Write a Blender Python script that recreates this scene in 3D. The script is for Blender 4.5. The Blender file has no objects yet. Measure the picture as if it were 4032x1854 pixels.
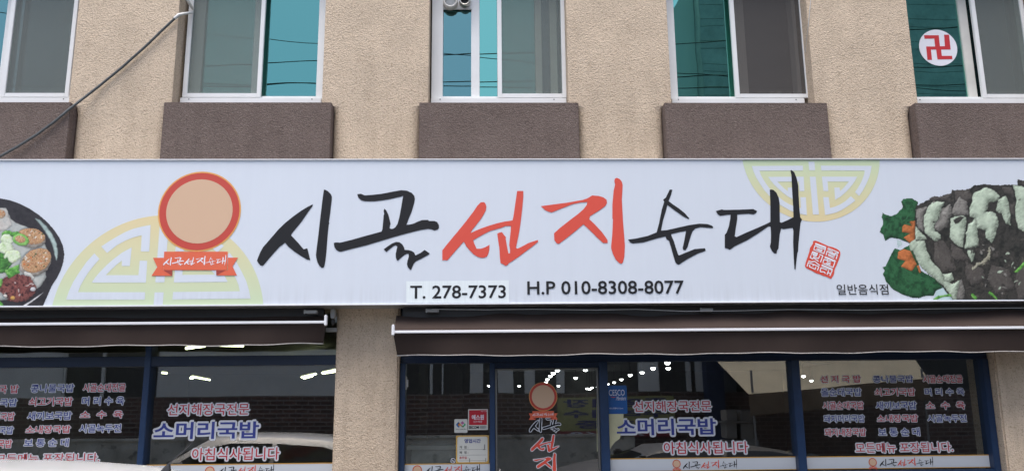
import bpy, bmesh, math, random
from mathutils import Vector, Matrix
random.seed(7)
S = bpy.context.scene
C = S.collection
rad = math.radians

# ------------------------------------------------------------------ camera
F, CX, CY = 3300.0, 2016.0, 927.0            # focal length and centre of the 4032 x 1854 photograph
EYE = Vector((0, 0, 1.6))
def cam_axes(p, y, r):
    f = Vector((math.sin(y)*math.cos(p), math.cos(y)*math.cos(p), math.sin(p)))
    ri = Vector((math.cos(y), -math.sin(y), 0)); up = ri.cross(f)
    return ri*math.cos(r)+up*math.sin(r), up*math.cos(r)-ri*math.sin(r), f
RI, UP, FW = cam_axes(rad(11.82), rad(1.676), rad(-.557))
cd = bpy.data.cameras.new('camera'); cam = bpy.data.objects.new('camera', cd); C.objects.link(cam)
cd.sensor_width = 36; cd.lens = 36*F/4032; cd.clip_end = 500; cd.clip_start = .05
cam.matrix_world = Matrix(((RI.x, UP.x, -FW.x, EYE.x), (RI.y, UP.y, -FW.y, EYE.y), (RI.z, UP.z, -FW.z, EYE.z), (0, 0, 0, 1)))
S.camera = cam

# ------------------------------------------------------------------ sky, sun, exposure
SUN_EL, SUN_AZ = 73, 196
w = bpy.data.worlds.new('World'); S.world = w; w.use_nodes = True
nt = w.node_tree; nt.nodes.clear()
sk = nt.nodes.new('ShaderNodeTexSky'); sk.sky_type = 'NISHITA'; sk.sun_disc = False
sk.sun_elevation = rad(SUN_EL); sk.sun_rotation = rad(SUN_AZ); sk.dust_density = 4.0; sk.air_density = 1.0; sk.ozone_density = .8
bg = nt.nodes.new('ShaderNodeBackground'); bg.inputs[1].default_value = .13
wo = nt.nodes.new('ShaderNodeOutputWorld')
nt.links.new(sk.outputs[0], bg.inputs[0]); nt.links.new(bg.outputs[0], wo.inputs[0])
sl = bpy.data.lights.new('sun', 'SUN'); sl.energy = 1.55; sl.angle = rad(40); sl.color = (1, .975, .94)
so = bpy.data.objects.new('sun', sl); C.objects.link(so)
sd = Vector((math.sin(rad(SUN_AZ))*math.cos(rad(SUN_EL)), math.cos(rad(SUN_AZ))*math.cos(rad(SUN_EL)), math.sin(rad(SUN_EL))))
so.rotation_euler = sd.to_track_quat('Z', 'Y').to_euler(); so.location = (0, -4, 12)
S.view_settings.view_transform = 'Standard'; S.view_settings.look = 'None'; S.view_settings.gamma = 1
S.view_settings.use_curve_mapping = False; S.view_settings.exposure = 1.08
S.render.engine = 'CYCLES'
S.cycles.max_bounces = 8; S.cycles.transparent_max_bounces = 16

# ------------------------------------------------------------------ measuring: pixels of the photograph to points on real planes
def ray(x, y): return RI*((x-CX)/F) + UP*(-(y-CY)/F) + FW
def P(x, y, Y):                                # -> X, Z on the vertical plane at depth Y
    d = ray(x, y); t = Y/d.y; return (EYE.x+d.x*t, EYE.z+d.z*t)
def onZ(x, y, z):                              # -> point on the level plane z
    d = ray(x, y); t = (z-EYE.z)/d.z; return EYE + d*t
def mirX(x, y, Yo, Yg=7.36):                   # a thing across the street seen in the glass
    return P(x, y, 2*Yg-Yo)
def zm(o, s):                                  # zoomed crop -> photograph pixels
    return lambda pts: [(o[0]+a/s, o[1]+b/s) for a, b in pts]

# ------------------------------------------------------------------ mesh helpers
class MB:
    def __init__(s): s.v = []; s.f = []; s.sm = []
    def add(s, vs, fs, smooth=False):
        n = len(s.v); s.v += [tuple(v) for v in vs]; s.f += [tuple(n+i for i in f) for f in fs]; s.sm += [smooth]*len(fs); return s
    def box(s, x0, x1, y0, y1, z0, z1):
        x0, x1 = sorted((x0, x1)); y0, y1 = sorted((y0, y1)); z0, z1 = sorted((z0, z1))
        return s.add([(x0,y0,z0),(x1,y0,z0),(x1,y1,z0),(x0,y1,z0),(x0,y0,z1),(x1,y0,z1),(x1,y1,z1),(x0,y1,z1)],
                     [(0,3,2,1),(4,5,6,7),(0,1,5,4),(1,2,6,5),(2,3,7,6),(3,0,4,7)])
    def flat(s, pts, Y):                       # polygon in the X,Z plane, facing -Y
        a = sum(pts[i][0]*pts[(i+1) % len(pts)][1]-pts[(i+1) % len(pts)][0]*pts[i][1] for i in range(len(pts)))
        if a < 0: pts = pts[::-1]
        return s.add([(p[0], Y, p[1]) for p in pts], [tuple(range(len(pts)))])
    def tube(s, pts, r, n=8, r2=None, cap=True):
        pts = [Vector(p) for p in pts]; rings = []; m = len(pts)
        for i, p in enumerate(pts):
            t = (pts[min(i+1, m-1)]-pts[max(i-1, 0)]).normalized()
            a = t.cross(Vector((0, 0, 1)) if abs(t.z) < .9 else Vector((1, 0, 0))).normalized(); b = t.cross(a)
            rr = r if r2 is None else r+(r2-r)*i/(m-1)
            rings.append([p+(a*math.cos(2*math.pi*k/n)+b*math.sin(2*math.pi*k/n))*rr for k in range(n)])
        vs = [v for q in rings for v in q]
        fs = [(i*n+k, i*n+(k+1) % n, (i+1)*n+(k+1) % n, (i+1)*n+k) for i in range(m-1) for k in range(n)]
        s.add(vs, fs, True)
        if cap: s.add([v for v in rings[0]], [tuple(range(n))]); s.add([v for v in rings[-1]], [tuple(range(n))[::-1]])
        return s
    def lathe(s, c, prof, axis='z', n=20):
        vs = []
        for r, h in prof:
            for k in range(n):
                a = 2*math.pi*k/n; u, v = r*math.cos(a), r*math.sin(a)
                vs.append((c[0]+u, c[1]+v, c[2]+h) if axis == 'z' else (c[0]+u, c[1]+h, c[2]+v))
        fs = [(i*n+k, i*n+(k+1) % n, (i+1)*n+(k+1) % n, (i+1)*n+k) for i in range(len(prof)-1) for k in range(n)]
        return s.add(vs, fs, True)

BASE = {}
def link(name, me, parent, base):
    o = bpy.data.objects.new(name, me); C.objects.link(o)
    if parent is not None:
        o.parent = parent; o.location = Vector(base)-BASE[parent.name]
    else: o.location = base
    BASE[o.name] = Vector(base); return o
def build(name, mb, mat, parent=None, bevel=0, tri=False):
    v = mb.v
    xs, ys, zs = zip(*v)
    base = ((min(xs)+max(xs))/2, (min(ys)+max(ys))/2, min(zs))
    me = bpy.data.meshes.new(name)
    me.from_pydata([(a-base[0], b-base[1], c-base[2]) for a, b, c in v], [], mb.f)
    for p, sm in zip(me.polygons, mb.sm): p.use_smooth = sm
    if bevel or tri or any(len(f) > 4 for f in mb.f):
        bm = bmesh.new(); bm.from_mesh(me)
        big = [f for f in bm.faces if len(f.verts) > 4]
        if big: bmesh.ops.triangulate(bm, faces=big)
        if bevel: bmesh.ops.bevel(bm, geom=[e for e in bm.edges if len(e.link_faces) == 2 and e.calc_face_angle(0) > .5], offset=bevel, segments=2, affect='EDGES', clamp_overlap=True)
        bm.to_mesh(me); bm.free()
    for m in (mat if isinstance(mat, list) else [mat]): me.materials.append(m)
    return link(name, me, parent, base)
def empty(name, loc, label, cat, group=None):
    o = bpy.data.objects.new(name, None); C.objects.link(o); o.location = loc; o.empty_display_size = .1
    BASE[o.name] = Vector(loc); return tag(o, label, cat, group)
def tag(o, label=None, cat=None, group=None, kind=None):
    if label: o['label'] = label
    if cat: o['category'] = cat
    if group: o['group'] = group
    if kind: o['kind'] = kind
    return o
def box(x0, x1, y0, y1, z0, z1): return MB().box(x0, x1, y0, y1, z0, z1)

# ------------------------------------------------------------------ materials
def mat(name, col, rough=.6, metal=0, spec=.5, vary=0, vscale=4, bump=0, bscale=60, bdist=.01, specks=None, stretch=None, emit=0, coat=0, dirt_shade=None):
    m = bpy.data.materials.new(name); m.use_nodes = True; t = m.node_tree; N = t.nodes; L = t.links
    b = N['Principled BSDF']; b.inputs['Roughness'].default_value = rough; b.inputs['Metallic'].default_value = metal
    b.inputs['Specular IOR Level'].default_value = spec; b.inputs['Base Color'].default_value = (*col, 1); b.inputs['Coat Weight'].default_value = coat
    if emit: b.inputs['Emission Color'].default_value = (*col, 1); b.inputs['Emission Strength'].default_value = emit
    g = N.new('ShaderNodeNewGeometry'); co = g.outputs['Position']
    if stretch:
        mp = N.new('ShaderNodeMapping'); mp.inputs['Scale'].default_value = stretch; L.new(co, mp.inputs[0]); cs = mp.outputs[0]
    else: cs = co
    cur = None
    def mixc(fac, a, bcol, mode='MIX'):
        x = N.new('ShaderNodeMix'); x.data_type = 'RGBA'; x.blend_type = mode
        L.new(fac, x.inputs[0])
        if isinstance(a, tuple): x.inputs[6].default_value = a
        else: L.new(a, x.inputs[6])
        x.inputs[7].default_value = bcol; return x.outputs[2]
    if vary:
        n = N.new('ShaderNodeTexNoise'); n.inputs['Scale'].default_value = vscale; n.inputs['Detail'].default_value = 6; n.inputs['Roughness'].default_value = .65
        L.new(cs, n.inputs['Vector'])
        r = N.new('ShaderNodeValToRGB'); r.color_ramp.elements[0].position = .3; r.color_ramp.elements[1].position = .7
        r.color_ramp.elements[0].color = (*[c*(1-vary) for c in col], 1); r.color_ramp.elements[1].color = (*[min(1, c*(1+vary)) for c in col], 1)
        L.new(n.outputs[0], r.inputs[0]); cur = r.outputs[0]
    if specks:                                  # (scale, threshold, colour, strength)
        for sc, th, cc, st in specks:
            n = N.new('ShaderNodeTexNoise'); n.inputs['Scale'].default_value = sc; n.inputs['Detail'].default_value = 2; L.new(co, n.inputs['Vector'])
            r = N.new('ShaderNodeMapRange'); r.inputs[1].default_value = th; r.inputs[2].default_value = th+.06; r.inputs[4].default_value = st
            L.new(n.outputs[0], r.inputs[0]); cur = mixc(r.outputs[0], cur or (*col, 1), (*cc, 1))
    if dirt_shade:                                    # (z level, span, colour, strength): a streaky band of wear, on stucco painted shade too, growing towards z level
        z0, span, cc, st = dirt_shade
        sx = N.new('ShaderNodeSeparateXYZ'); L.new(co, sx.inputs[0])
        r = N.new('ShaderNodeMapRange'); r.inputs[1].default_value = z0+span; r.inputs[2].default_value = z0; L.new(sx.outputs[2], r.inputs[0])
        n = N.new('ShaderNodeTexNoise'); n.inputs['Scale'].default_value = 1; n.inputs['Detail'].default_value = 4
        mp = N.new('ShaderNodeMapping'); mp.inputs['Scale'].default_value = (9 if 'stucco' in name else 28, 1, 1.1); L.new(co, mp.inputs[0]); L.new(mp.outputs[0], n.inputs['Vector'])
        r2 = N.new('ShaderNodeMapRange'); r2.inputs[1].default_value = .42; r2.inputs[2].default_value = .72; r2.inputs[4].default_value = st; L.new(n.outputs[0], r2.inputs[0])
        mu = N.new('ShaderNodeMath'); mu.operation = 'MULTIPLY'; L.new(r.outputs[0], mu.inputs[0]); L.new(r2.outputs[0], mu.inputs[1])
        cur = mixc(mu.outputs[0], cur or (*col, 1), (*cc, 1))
    if cur: L.new(cur, b.inputs['Base Color'])
    if bump:
        n = N.new('ShaderNodeTexNoise'); n.inputs['Scale'].default_value = bscale; n.inputs['Detail'].default_value = 5; L.new(cs, n.inputs['Vector'])
        u = N.new('ShaderNodeBump'); u.inputs['Strength'].default_value = bump; u.inputs['Distance'].default_value = bdist
        L.new(n.outputs[0], u.inputs['Height']); L.new(u.outputs[0], b.inputs['Normal'])
    return m
def glass(name, tint, refl, rcol=(1, 1, 1), wav=0, fres=1.5, rough=0.0, base=None):
    """thin pane: transparent (tinted) mixed with a mirror by Fresnel plus a constant share"""
    m = bpy.data.materials.new(name); m.use_nodes = True; t = m.node_tree; N = t.nodes; L = t.links; N.clear()
    o = N.new('ShaderNodeOutputMaterial'); tr = N.new('ShaderNodeBsdfTransparent'); tr.inputs[0].default_value = (*tint, 1)
    gl = N.new('ShaderNodeBsdfGlossy'); gl.inputs['Roughness'].default_value = rough; gl.inputs['Color'].default_value = (*rcol, 1)
    fr = N.new('ShaderNodeFresnel'); fr.inputs[0].default_value = fres
    ad = N.new('ShaderNodeMath'); ad.operation = 'ADD'; ad.inputs[1].default_value = refl; ad.use_clamp = True; L.new(fr.outputs[0], ad.inputs[0])
    mx = N.new('ShaderNodeMixShader'); gb = N.new('ShaderNodeNewGeometry'); iv = N.new('ShaderNodeMath'); iv.operation = 'SUBTRACT'; iv.inputs[0].default_value = 1; L.new(gb.outputs['Backfacing'], iv.inputs[1]); pr = N.new('ShaderNodeMath'); pr.operation = 'MULTIPLY'; L.new(ad.outputs[0], pr.inputs[0]); L.new(iv.outputs[0], pr.inputs[1])
    L.new(pr.outputs[0], mx.inputs[0]); L.new(tr.outputs[0], mx.inputs[1]); L.new(gl.outputs[0], mx.inputs[2])
    out = mx.outputs[0]
    if base:
        df = N.new('ShaderNodeBsdfDiffuse'); df.inputs[0].default_value = (*base[0], 1); m2 = N.new('ShaderNodeMixShader'); m2.inputs[0].default_value = base[1]
        L.new(out, m2.inputs[1]); L.new(df.outputs[0], m2.inputs[2]); out = m2.outputs[0]
    L.new(out, o.inputs[0])
    if wav:
        g = N.new('ShaderNodeNewGeometry'); n = N.new('ShaderNodeTexNoise'); n.inputs['Scale'].default_value = 1.4; n.inputs['Detail'].default_value = 1
        L.new(g.outputs['Position'], n.inputs['Vector']); u = N.new('ShaderNodeBump'); u.inputs['Strength'].default_value = wav; u.inputs['Distance'].default_value = .02
        L.new(n.outputs[0], u.inputs['Height']); L.new(u.outputs[0], gl.inputs['Normal']); L.new(u.outputs[0], fr.inputs['Normal'])
    return m

M = {}
BEI = (.62, .505, .385)
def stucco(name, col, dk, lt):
    m = mat(name, col, .92, spec=.15, vary=.12, vscale=3.2, specks=[(34, .61, dk, .30), (60, .59, dk, .5), (110, .59, dk, .55), (46, .61, lt, .4), (85, .60, lt, .4), (9, .64, dk, .14)], bump=.85, bscale=88, bdist=.017, dirt_shade=(3.7, 1.5, dk, .30))  # grime streaks; full strength on the ground piers also paints the sign's shade
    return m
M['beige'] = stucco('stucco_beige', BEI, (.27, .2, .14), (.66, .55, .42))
M['brown'] = stucco('stucco_brown', (.165, .128, .114), (.095, .072, .063), (.28, .235, .21))
M['pvc'] = mat('window_pvc_white', (.74, .75, .75), .38, vary=.05, vscale=3)
M['pvc_old'] = mat('window_pvc_aged', (.62, .61, .57), .5, vary=.08, vscale=5)
M['putty'] = mat('sill_putty', (.33, .30, .27), .9, vary=.2, vscale=20)
M['teal'] = glass('tinted_pane_teal', (.05, .34, .31), .31, (.32, .84, .76), wav=.06)
M['gteal'] = glass('tinted_pane_green', (.05, .30, .22), .46, (.33, .86, .72), wav=.06)
M['bteal'] = glass('tinted_pane_blue_green', (.10, .30, .32),  .30, (.36, .74, .72), wav=.06)
M['clear'] = glass('clear_shop_pane', (.96, .98, .95), .165, (1, .97, .92), wav=.03)
M['grayglass'] = glass('grey_green_pane', (.25, .38, .36), .26, (.30, .42, .40), wav=.05)
M['sign'] = mat('sign_flex_white', (.63, .68, .75), .42, vary=.015, vscale=1, stretch=(10, 1, .6), dirt_shade=(2.47, .20, (.40, .42, .44), .30))
M['alu'] = mat('sign_trim_aluminium', (.62, .62, .60), .4, .3, vary=.1, vscale=12)
M['sheet'] = mat('sign_box_sheet', (.30, .29, .28), .5, .2, vary=.2, vscale=6)
M['ink'] = mat('print_black', (.014, .015, .018), .6, spec=.25)
M['red'] = mat('print_red', (.66, .075, .045), .45, vary=.03, vscale=2)
M['orange'] = mat('print_orange_red', (.70, .13, .06), .45)
M['dorange'] = mat('print_fold_red', (.33, .05, .035), .45)
M['pwhite'] = mat('print_white', (.76, .78, .84), .42)
M['patch'] = mat('pasted_patch_white', (.74, .81, .83), .4, vary=.06, vscale=1, stretch=(60, 1, .8))
M['rail'] = mat('awning_rail_white', (.80, .81, .83), .32)
M['fab'] = mat('awning_fabric_brown', (.046, .034, .030), .95, spec=.1, vary=.1, vscale=2, bump=.1, bscale=400, bdist=.002)
M['hem'] = mat('awning_hem_tape', (.42, .40, .38), .8, vary=.2, vscale=30)
M['blue'] = mat('shopfront_paint_blue', (.008, .020, .052), .35, vary=.12, vscale=3)
M['blue2'] = mat('shopfront_paint_light_blue', (.012, .034, .088), .38, vary=.15, vscale=5)
M['steel'] = mat('door_edge_steel', (.30, .29, .27), .35, .8)
M['black'] = mat('dark_plastic', (.02, .02, .022), .4)
M['grey'] = mat('grey_plastic', (.28, .28, .27), .5)
M['vred'] = mat('vinyl_red', (.46, .02, .035), .35)
M['vblue'] = mat('vinyl_blue', (.035, .05, .24), .35)
M['vwhite'] = mat('vinyl_white', (.58, .60, .63), .4)
M['gold'] = mat('vinyl_gold', (.55, .30, .06), .4)
M['hose'] = mat('hose_grey', (.07, .08, .085), .55, vary=.2, vscale=30)
M['wpipe'] = mat('pipe_white', (.62, .62, .60), .5, vary=.1, vscale=20)
M['inwall'] = mat('interior_plaster', (.16, .16, .145), .9, vary=.15, vscale=1.2)
M['indark'] = mat('interior_dark_wood', (.03, .022, .018), .7, vary=.3, vscale=2)
M['inceil'] = mat('interior_ceiling', (.20, .20, .19), .9)
M['uproom'] = mat('upper_room_plaster', (.20, .19, .18), .9, vary=.2, vscale=1.5)
M['lamp'] = mat('lit_bulb', (.95, .97, 1), .5, emit=5.0)
M['tube'] = mat('lit_tube', (.93, 1, .62), .5, emit=4.0)
M['paper'] = mat('paper_white', (.62, .62, .56), .6)
M['yellow'] = mat('card_yellow', (.62, .38, .09), .5)
M['cesco'] = mat('vinyl_bright_blue', (.015, .10, .33), .35)
M['pencil'] = mat('marker_grey', (.17, .17, .18), .6)

# ------------------------------------------------------------------ flat print: outlines and lettering
def outline_mb(mb, loops, wd, Y, closed=True):
    """a border strip of width wd on both sides of each loop; every facet a hair in front of the last"""
    i = 0
    for lp in loops:
        n = len(lp)
        for k in range(n if closed else n-1):
            a, b = Vector(lp[k]), Vector(lp[(k+1) % n]); d = b-a
            if d.length < 1e-6: continue
            d.normalize(); q = Vector((-d.y, d.x))*wd
            i = (i+1) % 30
            mb.flat([tuple(a+q), tuple(b+q), tuple(b-q), tuple(a-q)], Y-i*1.5e-5)
            i = (i+1) % 30
            mb.flat([(a.x+wd*math.cos(t*math.pi/3), a.y+wd*math.sin(t*math.pi/3)) for t in range(6)], Y-i*1.5e-5)
    return mb
TC = {}
def glyphs(body, offset):
    k = (body, offset)
    if k in TC: return TC[k]
    c = bpy.data.curves.new('text', 'FONT'); c.body = body; c.offset = offset; c.resolution_u = 3
    o = bpy.data.objects.new('text', c); C.objects.link(o); bpy.context.view_layer.update()
    me = bpy.data.meshes.new_from_object(o.evaluated_get(bpy.context.evaluated_depsgraph_get()))
    V = [(v.co.x, v.co.y) for v in me.vertices]; Fc = [tuple(p.vertices) for p in me.polygons]
    # blender doubles border vertices, so weld by position
    key = {}; idx = []
    W = []
    for v in V:
        kk = (round(v[0], 5), round(v[1], 5))
        if kk not in key: key[kk] = len(W); W.append(v)
        idx.append(key[kk])
    Fc = [tuple(idx[i] for i in f) for f in Fc]; Fc = [f for f in Fc if len(set(f)) == len(f)]
    cnt = {}
    for f in Fc:
        for a, b in zip(f, f[1:]+f[:1]): cnt[(min(a, b), max(a, b))] = cnt.get((min(a, b), max(a, b)), 0)+1
    E = [e for e, n in cnt.items() if n == 1]
    xs = [v[0] for v in W]; ys = [v[1] for v in W]; bb = (min(xs), max(xs), min(ys), max(ys))
    bpy.data.objects.remove(o); bpy.data.curves.remove(c); bpy.data.meshes.remove(me)
    TC[k] = (W, Fc, E, bb); return TC[k]
def rect(x0, y0, x1, y1, Y):                     # photograph box -> world X0, X1, Z0, Z1
    a = P(x0, (y0+y1)/2, Y); b = P(x1, (y0+y1)/2, Y); c = P((x0+x1)/2, y0, Y); d = P((x0+x1)/2, y1, Y)
    return a[0], b[0], d[1], c[1]
def quad(x0, y0, x1, y1, Y): X0, X1, Z0, Z1 = rect(x0, y0, x1, y1, Y); return [(X0, Z0), (X1, Z0), (X1, Z1), (X0, Z1)]
def text(name, body, R, Y, m, parent, offset=.02, border=0, bm=None, thick=.0012, slant=0):
    """lettering fitted to the world box R = X0, X1, Z0, Z1; returns the front mesh"""
    W, Fc, E, bb = glyphs(body, offset)
    X0, X1, Z0, Z1 = R; b = border
    sx = (X1-X0-2*b)/(bb[1]-bb[0]); sz = (Z1-Z0-2*b)/(bb[3]-bb[2])
    T = lambda v: (X0+b+(v[0]-bb[0])*sx+(v[1]-bb[2])*slant*sz, Z0+b+(v[1]-bb[2])*sz)
    Q = [T(v) for v in W]
    if border:
        mb = MB(); outline_mb(mb, [(Q[a], Q[c]) for a, c in E], border, Y, closed=False)
        ob = build('letter_border', mb, bm or M['vwhite'], parent)
    mb = MB(); Yf = Y-thick if border else Y
    a = 0
    for f in Fc:
        a += sum(Q[f[i]][0]*Q[f[(i+1) % len(f)]][1]-Q[f[(i+1) % len(f)]][0]*Q[f[i]][1] for i in range(len(f)))
    mb.add([(q[0], Yf, q[1]) for q in Q], [f if a > 0 else f[::-1] for f in Fc])
    return build(name, mb, m, parent)

R6 = zm((1008, 600), 1.8502); R7 = zm((2016, 600), 1.8502); R8 = zm((3024, 600), 1.8502); R5 = zm((0, 600), 1.8502)
Z3 = zm((1720, 740), 3.7); Z5 = zm((2780, 640), 2.6917)
GLY = {
 'si': [R6([(415,378),(412,392),(385,428),(330,508),(262,590),(256,604),(300,650),(348,706),(374,698),(380,720),(396,784),(372,780),(330,755),(280,722),(240,690),(212,658),(170,690),(120,745),(52,825),(35,824),(20,808),(8,788),(14,770),(30,730),(52,690),(75,664),(120,612),(165,560),(215,512),(270,468),(330,425),(375,398)]),
        R6([(495,272),(508,274),(525,284),(545,304),(553,322),(552,350),(540,450),(531,512),(536,517),(530,525),(523,600),(516,690),(512,740),(506,790),(500,822),(492,840),(478,840),(462,825),(448,798),(440,770),(437,748),(442,700),(455,600),(466,500),(478,400),(488,320)])],
 'gol': [R6([(738,305),(765,302),(792,314),(850,310),(920,302),(1000,286),(1060,276),(1100,280),(1135,296),(1153,316),(1158,340),(1153,368),(1135,430),(1112,485),(1096,528),(1120,526),(1150,518),(1180,504),(1210,493),(1252,492),(1262,500),(1300,500),(1320,508),(1332,528),(1334,550),(1322,562),(1300,569),(1280,561),(1255,557),(1200,565),(1100,590),(1000,618),(900,648),(800,678),(700,702),(620,723),(605,722),(585,710),(572,690),(567,660),(580,656),(600,656),(612,658),(700,636),(800,608),(915,577),(921,560),(926,510),(930,460),(934,450),(930,425),(937,410),(950,425),(965,455),(974,490),(981,520),(976,535),(974,553),(985,558),(1000,556),(1016,545),(1032,520),(1045,470),(1058,400),(1068,340),(1074,318),(1040,326),(980,340),(920,350),(860,357),(790,356),(765,348),(745,328)]),
         R6([(930,706),(960,684),(990,664),(1020,652),(1045,654),(1066,670),(1078,690),(1083,710),(1110,711),(1135,718),(1152,730),(1162,750),(1200,732),(1228,710),(1265,735),(1262,742),(1215,768),(1162,795),(1150,810),(1140,830),(1130,855),(1122,853),(1106,835),(1100,812),(1104,790),(1113,760),(1112,740),(1100,738),(1085,745),(1068,758),(1048,775),(1035,788),(1026,785),(1019,765),(1018,740),(1024,710),(1030,685),(1018,676),(1000,684),(975,704),(950,725)])],
 'seon': [Z3([(640,210),(690,208),(710,235),(722,275),(712,330),(680,390),(640,455),(570,545),(520,605),(500,640),(497,657),(560,625),(650,588),(760,550),(880,515),(980,492),(1102,473),(1115,420),(1130,320),(1150,180),(1170,45),(1260,45),(1260,130),(1245,300),(1225,470),(1200,640),(1170,790),(1152,868),(1172,884),(1220,865),(1330,805),(1400,780),(1472,757),(1475,785),(1400,845),(1300,920),(1180,1010),(1050,1095),(1035,1115),(1010,1132),(990,1130),(965,1108),(928,1095),(918,1000),(910,860),(903,830),(893,760),(880,668),(905,652),(948,643),(975,680),(1008,720),(1003,740),(1022,850),(1043,953),(1065,953),(1068,900),(1054,832),(1062,750),(1075,640),(1080,553),(1000,556),(940,580),(860,602),(780,625),(690,670),(600,720),(530,760),(545,810),(580,885),(640,885),(700,865),(769,828),(765,900),(750,960),(728,1000),(690,1015),(650,1018),(600,1005),(540,970),(480,910),(430,850),(405,800),(392,782),(340,840),(260,930),(195,1005),(152,1055),(110,1050),(80,1055),(80,908),(150,820),(250,700),(350,580),(450,455),(530,350),(590,260)])],
 'ji': [R7([(210,392),(300,380),(400,367),(515,347),(550,335),(585,314),(630,318),(665,328),(688,345),(692,368),(680,390),(640,420),(600,445),(568,464),(562,486),(600,522),(650,575),(680,615),(696,640),(696,660),(664,660),(620,620),(570,570),(520,524),(460,575),(400,622),(340,667),(325,662),(308,638),(306,590),(350,550),(420,495),(480,450),(520,415),(543,385),(549,362),(500,365),(440,378),(370,405),(288,438),(265,432),(240,420),(225,405)]),
        R7([(748,193),(763,186),(785,196),(800,215),(806,240),(800,345),(808,500),(818,620),(822,680),(818,760),(808,800),(798,811),(780,805),(755,780),(735,740),(722,700),(722,680),(730,600),(735,490),(731,480),(731,380),(740,280),(751,235),(745,210)])],
 'sun': [R7([(1148,272),(1168,273),(1158,310),(1140,355),(1170,378),(1215,408),(1260,445),(1292,482),(1285,486),(1245,465),(1195,430),(1150,397),(1131,384),(1120,430),(1100,495),(1085,570),(1130,566),(1200,550),(1290,530),(1365,519),(1420,522),(1455,533),(1466,545),(1460,552),(1420,548),(1370,545),(1335,555),(1315,575),(1303,605),(1290,650),(1278,690),(1262,712),(1246,708),(1243,695),(1255,640),(1262,600),(1267,572),(1220,580),(1160,595),(1160,605),(1178,645),(1195,700),(1210,745),(1217,750),(1270,728),(1330,704),(1405,698),(1411,716),(1350,738),(1280,775),(1215,817),(1200,812),(1188,795),(1172,740),(1155,680),(1143,643),(1125,632),(1118,612),(1060,625),(960,655),(880,663),(860,655),(845,635),(900,628),(990,608),(1053,583),(1070,520),(1090,420),(1108,360),(1100,345),(1120,330)])],
 'dae': [Z5([(102,515),(165,497),(190,503),(350,500),(500,494),(541,515),(530,535),(503,549),(452,543),(330,550),(330,600),(315,690),(303,780),(322,790),(420,745),(550,690),(640,650),(680,630),(681,560),(680,420),(674,290),(690,286),(715,292),(745,320),(768,370),(779,430),(781,632),(800,638),(860,612),(925,580),(922,470),(910,280),(903,130),(893,85),(905,82),(935,105),(960,170),(977,250),(980,350),(988,480),(997,580),(1016,604),(1000,640),(990,740),(978,860),(974,940),(966,960),(955,1060),(948,1130),(936,1130),(928,1000),(922,850),(925,720),(918,692),(860,698),(820,705),(795,698),(780,760),(772,850),(767,910),(752,930),(747,962),(725,962),(700,940),(685,910),(676,888),(685,850),(688,760),(683,678),(660,676),(560,745),(440,820),(300,888),(250,925),(230,912),(198,905),(198,765),(215,745),(240,680),(255,600),(260,552),(230,553),(150,565),(125,550)])]}
YS = 6.95                                        # front of the sign
GW = {k: [[P(x, y, YS) for x, y in lp] for lp in v] for k, v in GLY.items()}
def bbox(loops):
    p = [q for l in loops for q in l]; xs = [q[0] for q in p]; zs = [q[1] for q in p]; return min(xs), max(xs), min(zs), max(zs)
REDS = ('seon', 'ji')
def brush_name(parent, R, Y, keys=('si','gol','seon','ji','sun','dae'), colour=None, border=0, one=False):
    """the shop's brush-written name (or some syllables of it) fitted into world box R"""
    b = bbox([l for k in keys for l in GW[k]])
    fx = lambda q: (R[0]+(q[0]-b[0])/(b[1]-b[0])*(R[1]-R[0]), R[2]+(q[1]-b[2])/(b[3]-b[2])*(R[3]-R[2]))
    if border:
        mb = MB(); outline_mb(mb, [[fx(q) for q in l] for k in keys for l in GW[k]], border, Y); build('letter_border', mb, M['vwhite'], parent)
        Y -= .0012
    for k in keys:
        mb = MB()
        for l in GW[k]: mb.flat([fx(q) for q in l], Y)
        build('letter', mb, colour or (M['red'] if k in REDS else M['ink']), parent)
ZR = zm((200, 840), 3.0667)
def PS(pts, Y=YS): return [P(x, y, Y) for x, y in pts]
EMB = {'ribbon': [PS(ZR(q)) for q in ([(1372,463),(2138,463),(2133,685),(1362,685)], [(1237,537),(1368,537),(1360,689),(1470,689),(1470,755),(1218,755),(1288,648)], [(2142,535),(2262,535),(2197,640),(2250,750),(2000,750),(2000,689),(2138,689)])],
       'fold': [PS(ZR(q)) for q in ([(1362,686),(1470,686),(1470,755)], [(2002,686),(2115,686),(2002,750)])],
       'text': PS(ZR([(1368,505),(2115,632)])), 'c': PS([(786, 832)])[0], 'r': 161/F*(YS/FW.y)*1.0}
def solid(poly, Y, th=.0015):
    n = len(poly); mb = MB(); mb.add([(p[0], Y, p[1]) for p in poly]+[(p[0], Y+th, p[1]) for p in poly], [tuple(range(n))]+[((i+1) % n, i, i+n, (i+1) % n+n) for i in range(n)]); return mb
PEACH = mat('print_peach', (.62, .42, .28), .45); AMBER = mat('print_amber', (.74, .36, .10), .45); RING = mat('print_ring_red', (.52, .06, .04), .45)
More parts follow.
